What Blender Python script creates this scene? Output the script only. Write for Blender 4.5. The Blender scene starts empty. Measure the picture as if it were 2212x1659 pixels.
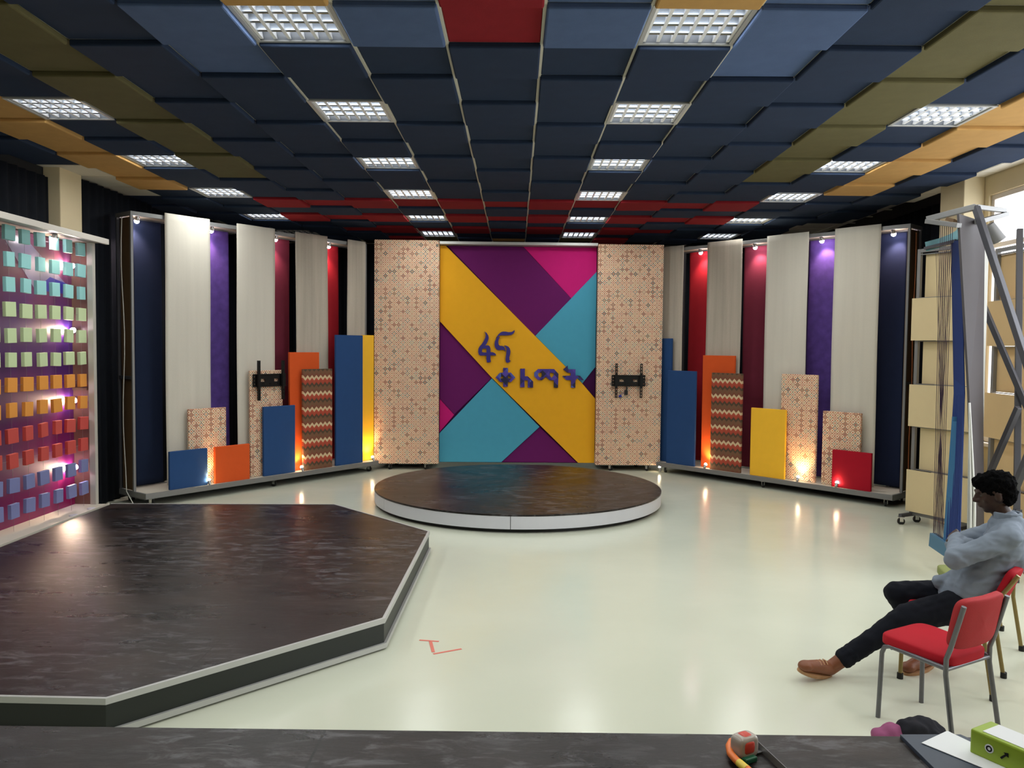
import bpy, bmesh, math, random
from math import pi, sin, cos, radians
from mathutils import Vector, Matrix, noise, geometry

C = bpy.context.scene.collection
random.seed(7)

# ------------------------------------------------------------------ camera
F, PIT, YAW, ROL = 1736.9, .0468, -.005, .0095
CAMZ = 2.0

def ray(px, py):
    u = (px - 1106) / F; v = (py - 829.5) / F
    cr, sr = cos(ROL), sin(ROL)
    u, v = u * cr + v * sr, -u * sr + v * cr
    cp, sp = cos(PIT), sin(PIT)
    y = cp - v * sp; z = -sp - v * cp
    cy, sy = cos(YAW), sin(YAW)
    return Vector((u * cy + y * sy, -u * sy + y * cy, z))

def onz(px, py, z):
    r = ray(px, py); return r * ((z - CAMZ) / r.z) + Vector((0, 0, CAMZ))

def aty(px, py, y):
    r = ray(px, py); return r * (y / r.y) + Vector((0, 0, CAMZ))

def atx(px, py, x):
    r = ray(px, py); return r * (x / r.x) + Vector((0, 0, CAMZ))

c0 = ray(1106, 829.5); cr_ = ray(1106 + F, 829.5) - c0; cd_ = ray(1106, 829.5 + F) - c0
M = Matrix.Identity(4)
for i in range(3):
    M[i][0] = cr_[i]; M[i][1] = -cd_[i]; M[i][2] = -c0[i]
M[2][3] = CAMZ
cam = bpy.data.cameras.new('camera'); camo = bpy.data.objects.new('camera', cam); C.objects.link(camo)
camo.matrix_world = M
cam.sensor_width = 36; cam.lens = F / 2212 * 36; cam.clip_start = .05; cam.clip_end = 200
sc = bpy.context.scene
sc.camera = camo
sc.view_settings.view_transform = 'Standard'; sc.view_settings.look = 'None'
sc.view_settings.gamma = 1; sc.view_settings.use_curve_mapping = False
sc.view_settings.exposure = -0.12
sc.cycles.max_bounces = 8; sc.cycles.diffuse_bounces = 4; sc.cycles.glossy_bounces = 4
sc.cycles.transmission_bounces = 6; sc.cycles.transparent_max_bounces = 8
sc.cycles.sample_clamp_indirect = 5; sc.cycles.blur_glossy = 1.0
sc.cycles.caustics_reflective = False; sc.cycles.caustics_refractive = False
sc.cycles.use_denoising = True

# ------------------------------------------------------------------ world
W = bpy.data.worlds.new('sky'); sc.world = W; W.use_nodes = True
bg = W.node_tree.nodes['Background']; bg.inputs[0].default_value = (.92, .96, 1, 1); bg.inputs[1].default_value = 6.0

# ------------------------------------------------------------------ room grid and lights
HC = 3.913          # height of the ceiling grid
GX0, GY0, T = -.457, 5.174, .6
LIGHT_CELLS = [(c, r) for c in (-2, 2) for r in (0, 3, 6, 9, 12, 15)] + [(c, r) for c in (-6, 6) for r in (3, 6, 9, 12, 15)]
OFF_CELLS = {(-6, 15)}
P_CEIL = 16.5
def area(name, loc, sx, sy, power, col=(1, 1, 1), rot=(0, 0, 0), spread=pi):
    l = bpy.data.lights.new(name, 'AREA'); l.shape = 'RECTANGLE'; l.size = sx; l.size_y = sy
    l.energy = power; l.color = col; l.spread = spread
    o = bpy.data.objects.new(name, l); o.location = loc; o.rotation_euler = rot; C.objects.link(o); return o
def cell_xy(c, r):
    return GX0 + T * (c + .5), GY0 + T * (r - .5)
for c, r in LIGHT_CELLS:
    if (c, r) in OFF_CELLS: continue
    x, y = cell_xy(c, r)
    area('ceiling_lamp_light', (x, y, HC - .012), .5, .5, P_CEIL * (.8 if r >= 12 else 1), (.97, 1, .97))
for c, r in [(-2, -3), (2, -3), (-6, 0), (6, 0), (-6, -3), (6, -3), (-2, -6), (2, -6)]:   # the same lamps overhead and behind the viewer
    x, y = cell_xy(c, r)
    area('ceiling_lamp_light', (x, y, HC - .012), .5, .5, P_CEIL, (.97, 1, .97))
# window portal so that daylight through the window is sampled well
pl = area('window_portal', (5.28, 5.9, 2.35), 2.7, 5.7, 1, rot=(0, radians(90), 0)); pl.data.cycles.is_portal = True

# ------------------------------------------------------------------ materials
def lin(c):
    return tuple((v / 255 / 12.92 if v / 255 <= .04045 else ((v / 255 + .055) / 1.055) ** 2.4) for v in c)
MATS = {}
def mat(name, col, rough=.6, metal=0, spec=.5, bump=0, bscale=200, var=0, vscale=6, emit=0, ecol=None, coat=0, sheen=0):
    m = bpy.data.materials.new(name); m.use_nodes = True; nt = m.node_tree; N = nt.nodes; b = N['Principled BSDF']
    c = (*lin(col), 1)
    b.inputs['Base Color'].default_value = c
    b.inputs['Roughness'].default_value = rough; b.inputs['Metallic'].default_value = metal
    b.inputs['Specular IOR Level'].default_value = spec
    b.inputs['Coat Weight'].default_value = coat; b.inputs['Sheen Weight'].default_value = sheen
    tc = N.new('ShaderNodeTexCoord')
    if var:
        n = N.new('ShaderNodeTexNoise'); n.inputs['Scale'].default_value = vscale; n.inputs['Detail'].default_value = 5
        nt.links.new(tc.outputs['Object'], n.inputs['Vector'])
        mx = N.new('ShaderNodeMix'); mx.data_type = 'RGBA'
        mx.inputs['A'].default_value = tuple(max(0, v * (1 - var)) for v in c[:3]) + (1,)
        mx.inputs['B'].default_value = tuple(min(1, v * (1 + var)) for v in c[:3]) + (1,)
        nt.links.new(n.outputs['Fac'], mx.inputs['Factor']); nt.links.new(mx.outputs['Result'], b.inputs['Base Color'])
    if bump:
        n2 = N.new('ShaderNodeTexNoise'); n2.inputs['Scale'].default_value = bscale; n2.inputs['Detail'].default_value = 3
        nt.links.new(tc.outputs['Object'], n2.inputs['Vector'])
        bp = N.new('ShaderNodeBump'); bp.inputs['Strength'].default_value = bump; bp.inputs['Distance'].default_value = .01
        nt.links.new(n2.outputs['Fac'], bp.inputs['Height']); nt.links.new(bp.outputs['Normal'], b.inputs['Normal'])
    if emit:
        b.inputs['Emission Color'].default_value = (*(ecol or (1, 1, 1)), 1); b.inputs['Emission Strength'].default_value = emit
    MATS[name] = m; return m
def fabric(name, col, var=.12, rough=.9):
    return mat(name, col, rough=rough, spec=.15, bump=.25, bscale=350, var=var, vscale=9)

m_navy = fabric('navy_cloth', (42, 54, 76)); m_ceil_blue = fabric('mid_blue_cloth', (82, 100, 136)); m_ceil_red = fabric('ceiling_red_cloth', (136, 32, 40))
m_olive = fabric('olive_cloth', (100, 94, 64)); m_orange_c = fabric('ceiling_orange_cloth', (190, 148, 90))
m_white_tile = mat('mineral_tile', (214, 208, 196), .9, bump=.3, bscale=90)
m_tbar = mat('tbar_metal', (200, 196, 180), .5, .0)
m_wallcream = mat('cream_paint', (214, 198, 162), .7, bump=.05, bscale=60, var=.03)
m_black_cloth = fabric('black_cloth', (22, 25, 32), .3); m_dark_wall = mat('black_paint', (24, 26, 28), .7, var=.3, vscale=3)
m_steel = mat('grey_painted_steel', (128, 128, 128), .45, .4); m_darksteel = mat('dark_grey_steel', (80, 80, 86), .45, .4)
m_brownply = mat('brown_ply', (96, 74, 50), .6, var=.2); m_ply = mat('pale_plywood', (196, 184, 160), .6, var=.12, vscale=4)
m_tray = mat('cream_board', (204, 198, 184), .5, var=.06)
m_rubber = mat('black_rubber', (18, 18, 18), .6); m_chrome = mat('chrome', (200, 200, 200), .2, 1)
m_blue = fabric('royal_blue_cloth', (42, 74, 122), .06); m_orange = fabric('orange_cloth', (214, 88, 40), .06)
m_yellow = fabric('yellow_cloth', (246, 190, 56), .05); m_red = fabric('red_cloth', (168, 22, 42), .06)
m_artyellow = fabric('art_yellow', (236, 172, 40), .04); m_teal = fabric('art_teal', (78, 160, 188), .04)
m_artpurple = fabric('art_purple', (104, 30, 96), .05); m_artpink = fabric('art_magenta', (204, 34, 122), .05); m_artdark = fabric('art_dark_purple', (66, 22, 70), .05)
m_letter = mat('letter_indigo', (42, 30, 120), .45)
m_strip = {k: fabric(k + '_strip', c, .45 if k == 'purple' else .1) for k, c in dict(navy=(32, 42, 66), purple=(84, 62, 132), maroon=(112, 42, 60), red=(150, 28, 38), navyblue=(32, 40, 66)).items()}
m_blackmetal = mat('black_metal', (16, 16, 17), .45, .5)
m_white = mat('white_laminate', (206, 206, 214), .35, var=.03); m_trim = mat('aluminium_trim', (190, 190, 188), .4, .3)
m_fascia = mat('black_fascia', (24, 30, 26), .45, var=.2); m_kick = mat('black_kick', (10, 10, 11), .5)
m_canopy = mat('canopy_white', (196, 190, 182), .4)
m_post = mat('post_white', (180, 176, 168), .5)

def math_(N, L, op, a, b=None):
    n = N.new('ShaderNodeMath'); n.operation = op
    for i, v in enumerate((a, b)):
        if v is None: continue
        if isinstance(v, (int, float)): n.inputs[i].default_value = v
        else: L.new(v, n.inputs[i])
    return n.outputs[0]
def mat_wood_black(name):
    m = mat(name, (44, 38, 37), .33, spec=.3); nt = m.node_tree; N = nt.nodes; L = nt.links; b = N['Principled BSDF']
    tc = N.new('ShaderNodeTexCoord')
    mp = N.new('ShaderNodeMapping'); mp.inputs['Scale'].default_value = (1.2, 3.2, 1); L.new(tc.outputs['Object'], mp.inputs[0])
    n1 = N.new('ShaderNodeTexNoise'); n1.inputs['Scale'].default_value = 1.4; n1.inputs['Detail'].default_value = 8; n1.inputs['Roughness'].default_value = .65; L.new(mp.outputs[0], n1.inputs[0])
    r1 = N.new('ShaderNodeValToRGB'); e = r1.color_ramp.elements
    e[0].position = .32; e[0].color = (*lin((13, 12, 14)), 1); e[1].position = .72; e[1].color = (*lin((54, 44, 40)), 1)
    k = e.new(.52); k.color = (*lin((30, 23, 23)), 1)
    L.new(n1.outputs['Fac'], r1.inputs[0])
    mp2 = N.new('ShaderNodeMapping'); mp2.inputs['Scale'].default_value = (2.0, 6, 1); L.new(tc.outputs['Object'], mp2.inputs[0])
    n2 = N.new('ShaderNodeTexNoise'); n2.inputs['Scale'].default_value = 1.7; n2.inputs['Detail'].default_value = 14; n2.inputs['Roughness'].default_value = .82; L.new(mp2.outputs[0], n2.inputs[0])
    r2 = N.new('ShaderNodeValToRGB'); r2.color_ramp.elements[0].position = .54; r2.color_ramp.elements[1].position = .76
    r2.color_ramp.elements[1].color = (.8, .8, .8, 1); L.new(n2.outputs['Fac'], r2.inputs[0])
    mx = N.new('ShaderNodeMix'); mx.data_type = 'RGBA'; mx.inputs['B'].default_value = (*lin((98, 96, 100)), 1)
    mp3 = N.new('ShaderNodeMapping'); mp3.inputs['Scale'].default_value = (1.6, 4.5, 1); mp3.inputs['Rotation'].default_value = (0, 0, .25); L.new(tc.outputs['Object'], mp3.inputs[0])
    n5 = N.new('ShaderNodeTexNoise'); n5.inputs['Scale'].default_value = 3.6; n5.inputs['Detail'].default_value = 12; n5.inputs['Roughness'].default_value = .7; n5.inputs['Distortion'].default_value = .6; L.new(mp3.outputs[0], n5.inputs[0])
    r5 = N.new('ShaderNodeValToRGB'); r5.color_ramp.elements[0].position = .51; r5.color_ramp.elements[1].position = .61; L.new(n5.outputs['Fac'], r5.inputs[0])
    n6 = N.new('ShaderNodeTexNoise'); n6.inputs['Scale'].default_value = .9; n6.inputs['Detail'].default_value = 3; L.new(tc.outputs['Object'], n6.inputs[0])
    r6 = N.new('ShaderNodeValToRGB'); r6.color_ramp.elements[0].position = .38; r6.color_ramp.elements[1].position = .56; L.new(n6.outputs['Fac'], r6.inputs[0])
    sf = math_(N, L, 'MULTIPLY', math_(N, L, 'MULTIPLY', r5.outputs[0], r6.outputs[0]), .72)
    sfa = math_(N, L, 'MAXIMUM', sf, math_(N, L, 'MULTIPLY', r2.outputs[0], .9))
    L.new(sfa, mx.inputs['Factor']); L.new(r1.outputs[0], mx.inputs['A'])
    # sheet joints
    sp = N.new('ShaderNodeSeparateXYZ'); L.new(tc.outputs['Object'], sp.inputs[0])
    def line(axis, period, off):
        a = N.new('ShaderNodeMath'); a.operation = 'ADD'; a.inputs[1].default_value = off; L.new(sp.outputs[axis], a.inputs[0])
        w = N.new('ShaderNodeMath'); w.operation = 'PINGPONG'; w.inputs[1].default_value = period / 2; L.new(a.outputs[0], w.inputs[0])
        g = N.new('ShaderNodeMath'); g.operation = 'LESS_THAN'; g.inputs[1].default_value = .004; L.new(w.outputs[0], g.inputs[0]); return g
    g1 = line('X', 1.22, 20.08); g2 = line('Y', 2.44, 21.3)
    mxx = N.new('ShaderNodeMath'); mxx.operation = 'MAXIMUM'; L.new(g1.outputs[0], mxx.inputs[0]); L.new(g2.outputs[0], mxx.inputs[1])
    m2 = N.new('ShaderNodeMix'); m2.data_type = 'RGBA'; m2.inputs['B'].default_value = (.004, .004, .004, 1)
    L.new(mxx.outputs[0], m2.inputs['Factor']); L.new(mx.outputs['Result'], m2.inputs['A']); L.new(m2.outputs['Result'], b.inputs['Base Color'])
    rr = N.new('ShaderNodeMapRange'); rr.inputs['To Min'].default_value = .17; rr.inputs['To Max'].default_value = .44; L.new(n1.outputs['Fac'], rr.inputs[0]); L.new(rr.outputs[0], b.inputs['Roughness'])
    bp = N.new('ShaderNodeBump'); bp.inputs['Strength'].default_value = .25; bp.inputs['Distance'].default_value = .01
    L.new(n2.outputs['Fac'], bp.inputs['Height']); L.new(bp.outputs[0], b.inputs['Normal'])
    return m
m_stage = mat_wood_black('worn_black_plywood')

def mat_floor():
    m = mat('epoxy_floor', (218, 220, 204), .1, spec=.35); nt = m.node_tree; N = nt.nodes; L = nt.links; b = N['Principled BSDF']
    tc = N.new('ShaderNodeTexCoord'); n = N.new('ShaderNodeTexNoise'); n.inputs['Scale'].default_value = .8; n.inputs['Detail'].default_value = 6; L.new(tc.outputs['Object'], n.inputs[0])
    mx = N.new('ShaderNodeMix'); mx.data_type = 'RGBA'; mx.inputs['A'].default_value = (*lin((205, 209, 190)), 1); mx.inputs['B'].default_value = (*lin((219, 221, 203)), 1)
    L.new(n.outputs['Fac'], mx.inputs['Factor'])
    n3 = N.new('ShaderNodeTexNoise'); n3.inputs['Scale'].default_value = 9; n3.inputs['Detail'].default_value = 2; L.new(tc.outputs['Object'], n3.inputs[0])
    r = N.new('ShaderNodeValToRGB'); r.color_ramp.elements[0].position = .80; r.color_ramp.elements[1].position = .83; L.new(n3.outputs['Fac'], r.inputs[0])
    m2 = N.new('ShaderNodeMix'); m2.data_type = 'RGBA'; m2.inputs['B'].default_value = (*lin((120, 120, 108)), 1); L.new(r.outputs[0], m2.inputs['Factor']); L.new(mx.outputs['Result'], m2.inputs['A'])
    L.new(m2.outputs['Result'], b.inputs['Base Color'])
    n2 = N.new('ShaderNodeTexNoise'); n2.inputs['Scale'].default_value = 1.6; n2.inputs['Detail'].default_value = 4; L.new(tc.outputs['Object'], n2.inputs[0])
    rr = N.new('ShaderNodeMapRange'); rr.inputs['To Min'].default_value = .08; rr.inputs['To Max'].default_value = .3; L.new(n2.outputs['Fac'], rr.inputs[0]); L.new(rr.outputs[0], b.inputs['Roughness'])
    n4 = N.new('ShaderNodeTexNoise'); n4.inputs['Scale'].default_value = 5; L.new(tc.outputs['Object'], n4.inputs[0])
    bp = N.new('ShaderNodeBump'); bp.inputs['Strength'].default_value = .06; bp.inputs['Distance'].default_value = .02; L.new(n4.outputs['Fac'], bp.inputs['Height']); L.new(bp.outputs[0], b.inputs['Normal'])
    return m
m_floor = mat_floor()

def ramp_const(N, L, fac, stops):
    r = N.new('ShaderNodeValToRGB'); cr = r.color_ramp; cr.interpolation = 'CONSTANT'
    cr.elements[0].position = stops[0][0]; cr.elements[0].color = (*lin(stops[0][1]), 1)
    cr.elements[1].position = stops[1][0]; cr.elements[1].color = (*lin(stops[1][1]), 1)
    for p, c in stops[2:]:
        e = cr.elements.new(p); e.color = (*lin(c), 1)
    L.new(fac, r.inputs[0]); return r.outputs[0]

def mat_diamond():
    m = mat('diamond_print_fabric', (200, 180, 150), .85, spec=.15); nt = m.node_tree; N = nt.nodes; L = nt.links; b = N['Principled BSDF']
    tc = N.new('ShaderNodeTexCoord'); s = N.new('ShaderNodeSeparateXYZ'); L.new(tc.outputs['Object'], s.inputs[0])
    P = .0705
    xx = math_(N, L, 'ADD', s.outputs['X'], s.outputs['Y'])
    u = math_(N, L, 'DIVIDE', math_(N, L, 'ADD', xx, s.outputs['Z']), P); v = math_(N, L, 'DIVIDE', math_(N, L, 'SUBTRACT', xx, s.outputs['Z']), P)
    fu, fv = math_(N, L, 'FLOOR', u), math_(N, L, 'FLOOR', v)
    du = math_(N, L, 'ABSOLUTE', math_(N, L, 'SUBTRACT', math_(N, L, 'SUBTRACT', u, fu), .5))
    dv = math_(N, L, 'ABSOLUTE', math_(N, L, 'SUBTRACT', math_(N, L, 'SUBTRACT', v, fv), .5))
    d = math_(N, L, 'MAXIMUM', du, dv)
    cv = N.new('ShaderNodeCombineXYZ'); L.new(fu, cv.inputs[0]); L.new(fv, cv.inputs[1])
    wn = N.new('ShaderNodeTexWhiteNoise'); wn.noise_dimensions = '2D'; L.new(cv.outputs[0], wn.inputs['Vector'])
    sc2 = N.new('ShaderNodeSeparateColor'); L.new(wn.outputs['Color'], sc2.inputs[0])
    odd = math_(N, L, 'PINGPONG', math_(N, L, 'ADD', math_(N, L, 'SUBTRACT', fu, fv), 400.0), 1.0)
    bd = ramp_const(N, L, sc2.outputs[0], [(0, (182, 92, 68)), (.34, (72, 68, 80)), (.52, (196, 124, 90)), (.74, (140, 128, 114)), (.86, (158, 74, 58))])
    rg = ramp_const(N, L, sc2.outputs[1], [(0, (236, 220, 196)), (.74, (168, 154, 138))])
    core = ramp_const(N, L, sc2.outputs[2], [(0, (206, 128, 88)), (.4, (192, 108, 82)), (.65, (184, 148, 104)), (.85, (214, 154, 112))])
    mo = N.new('ShaderNodeMix'); mo.data_type = 'RGBA'; L.new(odd, mo.inputs['Factor']); L.new(bd, mo.inputs['A']); mo.inputs['B'].default_value = (*lin((206, 176, 146)), 1)
    mr = N.new('ShaderNodeMix'); mr.data_type = 'RGBA'; L.new(odd, mr.inputs['Factor']); L.new(rg, mr.inputs['A']); mr.inputs['B'].default_value = (*lin((236, 220, 196)), 1)
    border, ring = mo.outputs['Result'], mr.outputs['Result']
    k1 = math_(N, L, 'GREATER_THAN', d, .375); k2 = math_(N, L, 'LESS_THAN', d, .19)
    m1 = N.new('ShaderNodeMix'); m1.data_type = 'RGBA'; L.new(k1, m1.inputs['Factor']); L.new(ring, m1.inputs['A']); L.new(border, m1.inputs['B'])
    m2 = N.new('ShaderNodeMix'); m2.data_type = 'RGBA'; L.new(k2, m2.inputs['Factor']); L.new(m1.outputs['Result'], m2.inputs['A']); L.new(core, m2.inputs['B'])
    L.new(m2.outputs['Result'], b.inputs['Base Color']); return m
m_diamond = mat_diamond()

def mat_chevron():
    m = mat('chevron_fabric', (120, 70, 50), .9, spec=.15); nt = m.node_tree; N = nt.nodes; L = nt.links; b = N['Principled BSDF']
    tc = N.new('ShaderNodeTexCoord'); s = N.new('ShaderNodeSeparateXYZ'); L.new(tc.outputs['Object'], s.inputs[0])
    xx = math_(N, L, 'ADD', s.outputs['X'], 10.0)
    pp = math_(N, L, 'PINGPONG', xx, .04)
    z = math_(N, L, 'ADD', s.outputs['Z'], math_(N, L, 'MULTIPLY', pp, 1.0))
    t = math_(N, L, 'FRACT', math_(N, L, 'DIVIDE', z, -.232))
    t = math_(N, L, 'FRACT', math_(N, L, 'ADD', t, 1.0))
    c = ramp_const(N, L, t, [(0, (206, 182, 146)), (.17, (170, 78, 60)), (.32, (160, 72, 56)), (.45, (84, 70, 56)), (.62, (118, 86, 66)), (.84, (122, 76, 60))])
    L.new(c, b.inputs['Base Color']); return m
m_chevron = mat_chevron()

def mat_linen(name, col, streak=.1):
    m = mat(name, col, .92, spec=.1, sheen=.1); nt = m.node_tree; N = nt.nodes; L = nt.links; b = N['Principled BSDF']
    tc = N.new('ShaderNodeTexCoord'); mp = N.new('ShaderNodeMapping'); mp.inputs['Scale'].default_value = (9, 9, .5); L.new(tc.outputs['Object'], mp.inputs[0])
    n = N.new('ShaderNodeTexNoise'); n.inputs['Scale'].default_value = 1; n.inputs['Detail'].default_value = 4; L.new(mp.outputs[0], n.inputs[0])
    w = N.new('ShaderNodeTexNoise'); w.inputs['Scale'].default_value = 120; L.new(tc.outputs['Object'], w.inputs[0])
    c = lin(col); mx = N.new('ShaderNodeMix'); mx.data_type = 'RGBA'
    mx.inputs['A'].default_value = (*[v * (1 - streak * 1.6) for v in c], 1); mx.inputs['B'].default_value = (*[min(1, v * (1 + streak)) for v in c], 1)
    f = math_(N, L, 'ADD', math_(N, L, 'MULTIPLY', n.outputs['Fac'], .8), math_(N, L, 'MULTIPLY', w.outputs['Fac'], .2))
    L.new(f, mx.inputs['Factor']); L.new(mx.outputs['Result'], b.inputs['Base Color'])
    bp = N.new('ShaderNodeBump'); bp.inputs['Strength'].default_value = .12; bp.inputs['Distance'].default_value = .01; L.new(w.outputs['Fac'], bp.inputs['Height']); L.new(bp.outputs[0], b.inputs['Normal'])
    return m
m_linen = mat_linen('natural_linen', (208, 202, 190)); m_linen2 = mat_linen('natural_linen_darker', (188, 178, 164), .32)

# ------------------------------------------------------------------ mesh builder
class MB:
    def __init__(s): s.v = []; s.f = []; s.s = []
    def add(s, vs, fs, smooth=False):
        o = len(s.v); s.v += [tuple(p) for p in vs]; s.f += [[i + o for i in f] for f in fs]; s.s += [smooth] * len(fs); return s
    def box(s, x0, x1, y0, y1, z0, z1, mx=None):
        vs = [Vector((x, y, z)) for x in (x0, x1) for y in (y0, y1) for z in (z0, z1)]
        if mx: vs = [mx @ p for p in vs]
        return s.add(vs, [(0, 1, 3, 2), (4, 6, 7, 5), (0, 4, 5, 1), (2, 3, 7, 6), (0, 2, 6, 4), (1, 5, 7, 3)])
    def bar(s, p, q, w, h, up=(0, 0, 1)):       # rectangular bar from p to q
        p, q = Vector(p), Vector(q); d = (q - p).normalized(); u = Vector(up)
        if abs(d.dot(u)) > .99: u = Vector((0, 1, 0))
        a = d.cross(u).normalized(); b = a.cross(d)
        vs = [e + a * sx * w / 2 + b * sz * h / 2 for e in (p, q) for sx in (-1, 1) for sz in (-1, 1)]
        return s.add(vs, [(0, 1, 3, 2), (4, 6, 7, 5), (0, 4, 5, 1), (2, 3, 7, 6), (0, 2, 6, 4), (1, 5, 7, 3)])
    def tube(s, pts, r, n=10, cap=True):
        pts = [Vector(p) for p in pts]; rs = r if isinstance(r, (list, tuple)) else [r] * len(pts)
        rings = []; up = None
        for i, p in enumerate(pts):
            if i == 0: d = pts[1] - p
            elif i == len(pts) - 1: d = p - pts[i - 1]
            else: d = (pts[i + 1] - p).normalized() + (p - pts[i - 1]).normalized()
            d.normalize()
            if up is None: up = d.orthogonal().normalized()
            up = (up - d * up.dot(d)).normalized(); w = d.cross(up)
            rings.append([p + (up * cos(2 * pi * k / n) + w * sin(2 * pi * k / n)) * rs[i] for k in range(n)])
        vs = [v for g in rings for v in g]; fs = []
        for i in range(len(pts) - 1):
            for k in range(n): fs.append((i * n + k, i * n + (k + 1) % n, (i + 1) * n + (k + 1) % n, (i + 1) * n + k))
        s.add(vs, fs, True)
        if cap: s.add(rings[0], [tuple(range(n))[::-1]]); s.add(rings[-1], [tuple(range(n))])
        return s
    def ell(s, c, r, mx=None, n=20, m=12, pw=1.0):
        c = Vector(c); vs = []; fs = []
        def sp(a): return math.copysign(abs(a) ** pw, a)
        for i in range(m + 1):
            t = pi * i / m
            for k in range(n):
                a = 2 * pi * k / n
                p = Vector((r[0] * sp(sin(t)) * sp(cos(a)), r[1] * sp(sin(t)) * sp(sin(a)), r[2] * sp(cos(t))))
                if mx: p = mx @ p
                vs.append(c + p)
        for i in range(m):
            for k in range(n): fs.append((i * n + k, (i + 1) * n + k, (i + 1) * n + (k + 1) % n, i * n + (k + 1) % n))
        return s.add(vs, fs, True)
    def cap(s, p, q, r1, r2, n=14):              # tapered capsule
        p, q = Vector(p), Vector(q); s.ell(p, (r1,) * 3, n=n, m=10); s.ell(q, (r2,) * 3, n=n, m=10); return s.tube([p, q], [r1, r2], n)
    def prism(s, loops, z0, z1, mx=None):        # loops: outer (+ holes) of (x, y)
        if not isinstance(loops[0][0], (tuple, list)): loops = [loops]
        L3 = [[Vector((x, y, 0)) for x, y in l] for l in loops]
        flat = [p for l in L3 for p in l]; n = len(flat); tri = geometry.tessellate_polygon(L3)
        vs = [Vector((p.x, p.y, z0)) for p in flat] + [Vector((p.x, p.y, z1)) for p in flat]
        fs = []
        for a, b, c in tri:
            nrm = (flat[b] - flat[a]).cross(flat[c] - flat[a]).z
            if nrm < 0: b, c = c, b
            fs.append((a + n, b + n, c + n)); fs.append((a, c, b))
        o = 0
        for li, l in enumerate(L3):
            k = len(l)
            for i in range(k):
                fs.append((o + i, o + (i + 1) % k, o + (i + 1) % k + n, o + i + n))
            o += k
        if mx: vs = [mx @ p for p in vs]
        return s.add(vs, fs)
    def build(s, name, m, parent=None, bevel=0, seg=2, loc=None, smooth=None, fixn=True):
        me = bpy.data.meshes.new(name); me.from_pydata([tuple(v) for v in s.v], [], s.f); me.update()
        for p, sm in zip(me.polygons, s.s): p.use_smooth = sm if smooth is None else smooth
        if fixn:
            bm = bmesh.new(); bm.from_mesh(me); bmesh.ops.recalc_face_normals(bm, faces=bm.faces); bm.to_mesh(me); bm.free()
        if m: me.materials.append(m)
        o = bpy.data.objects.new(name, me); C.objects.link(o)
        if parent: o.parent = parent
        if loc: o.location = loc
        if bevel:
            b = o.modifiers.new('bevel', 'BEVEL'); b.width = bevel; b.segments = seg; b.limit_method = 'ANGLE'; b.angle_limit = radians(40)
        return o

def tag(o, label, cat, group=None):
    o['label'] = label; o['category'] = cat; o['kind'] = 'thing'
    if group: o['group'] = group
    return o
def thing(name, label, cat, loc=(0, 0, 0), rz=0, group=None):
    o = bpy.data.objects.new(name, None); C.objects.link(o); o.location = loc; o.rotation_euler = (0, 0, rz); o.empty_display_size = .1
    return tag(o, label, cat, group)
def struct(o): o['kind'] = 'structure'; return o
def copy_tree(o, parent=None):
    c = o.copy(); C.objects.link(c)
    for k in ('label', 'category', 'group'):
        pass
    if parent: c.parent = parent
    for ch in [x for x in o.children]: copy_tree(ch, c)
    return c
ORD = 'first second third fourth fifth sixth seventh eighth ninth tenth eleventh twelfth thirteenth fourteenth fifteenth sixteenth seventeenth eighteenth nineteenth twentieth'.split()

def blob(name, m, shapes, parent=None, voxel=.012, smooth_it=2, disp=None, loc=None):
    """shapes: MB; its volumes are fused by a voxel remesh, relaxed, and stored as one mesh"""
    o = shapes.build('tmp', None, fixn=True)
    r = o.modifiers.new('r', 'REMESH'); r.mode = 'VOXEL'; r.voxel_size = voxel
    if smooth_it:
        s = o.modifiers.new('s', 'SMOOTH'); s.iterations = smooth_it; s.factor = .5
    dg = bpy.context.evaluated_depsgraph_get(); dg.update()
    me = bpy.data.meshes.new_from_object(o.evaluated_get(dg)); bpy.data.objects.remove(o)
    me.name = name
    if disp:
        me.update(); ns = [v.normal.copy() for v in me.vertices]
        for v, nn in zip(me.vertices, ns): v.co = v.co + nn * disp(v.co)
    for p in me.polygons: p.use_smooth = True
    me.materials.clear(); me.materials.append(m)
    ob = bpy.data.objects.new(name, me); C.objects.link(ob)
    if parent: ob.parent = parent
    if loc: ob.location = loc
    return ob

# ------------------------------------------------------------------ room shell
XL, XR, YB, YF, ZC = -5.22, 5.16, 15.6, -3.6, 4.1
struct(MB().box(XL - .2, XR + .40, YF - .2, YB + .2, -.1, 0).build('floor', m_floor))
struct(MB().box(XL - .2, XR + .40, YF - .2, YB + .2, ZC, ZC + .1).build('ceiling', m_white_tile))
struct(MB().box(XL - .2, XL, YF, YB, 0, ZC).build('wall_left', m_dark_wall))
struct(MB().box(XL - .2, XR + .40, YB, YB + .2, 0, ZC).build('wall_back', m_dark_wall))
struct(MB().box(XL - .2, XR + .40, YF - .2, YF, 0, ZC).build('wall_front', m_wallcream))
WY0, WY1, WZ0, WZ1 = 2.8, 8.92, 1.0, 3.70
w = MB().box(XR, XR + .15, YF, WY1 + .58, 0, WZ0).box(XR, XR + .15, YF, WY1 + .58, WZ1, ZC).box(XR, XR + .15, YF, WY0, WZ0, WZ1).box(XR, XR + .15, WY1, WY1 + .58, WZ0, WZ1)
struct(MB().box(XR + .36, XR + .40, WY1 + .58, YB + .2, 0, ZC).box(XR + .15, XR + .36, WY1 + .54, WY1 + .58, 0, ZC).build('wall_right_rear', m_dark_wall))
struct(w.build('wall_right', m_wallcream))
struct(MB().box(4.93, XR, 9.0, 9.5, 0, ZC).build('wall_right_pillar', m_wallcream, bevel=.008))
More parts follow.
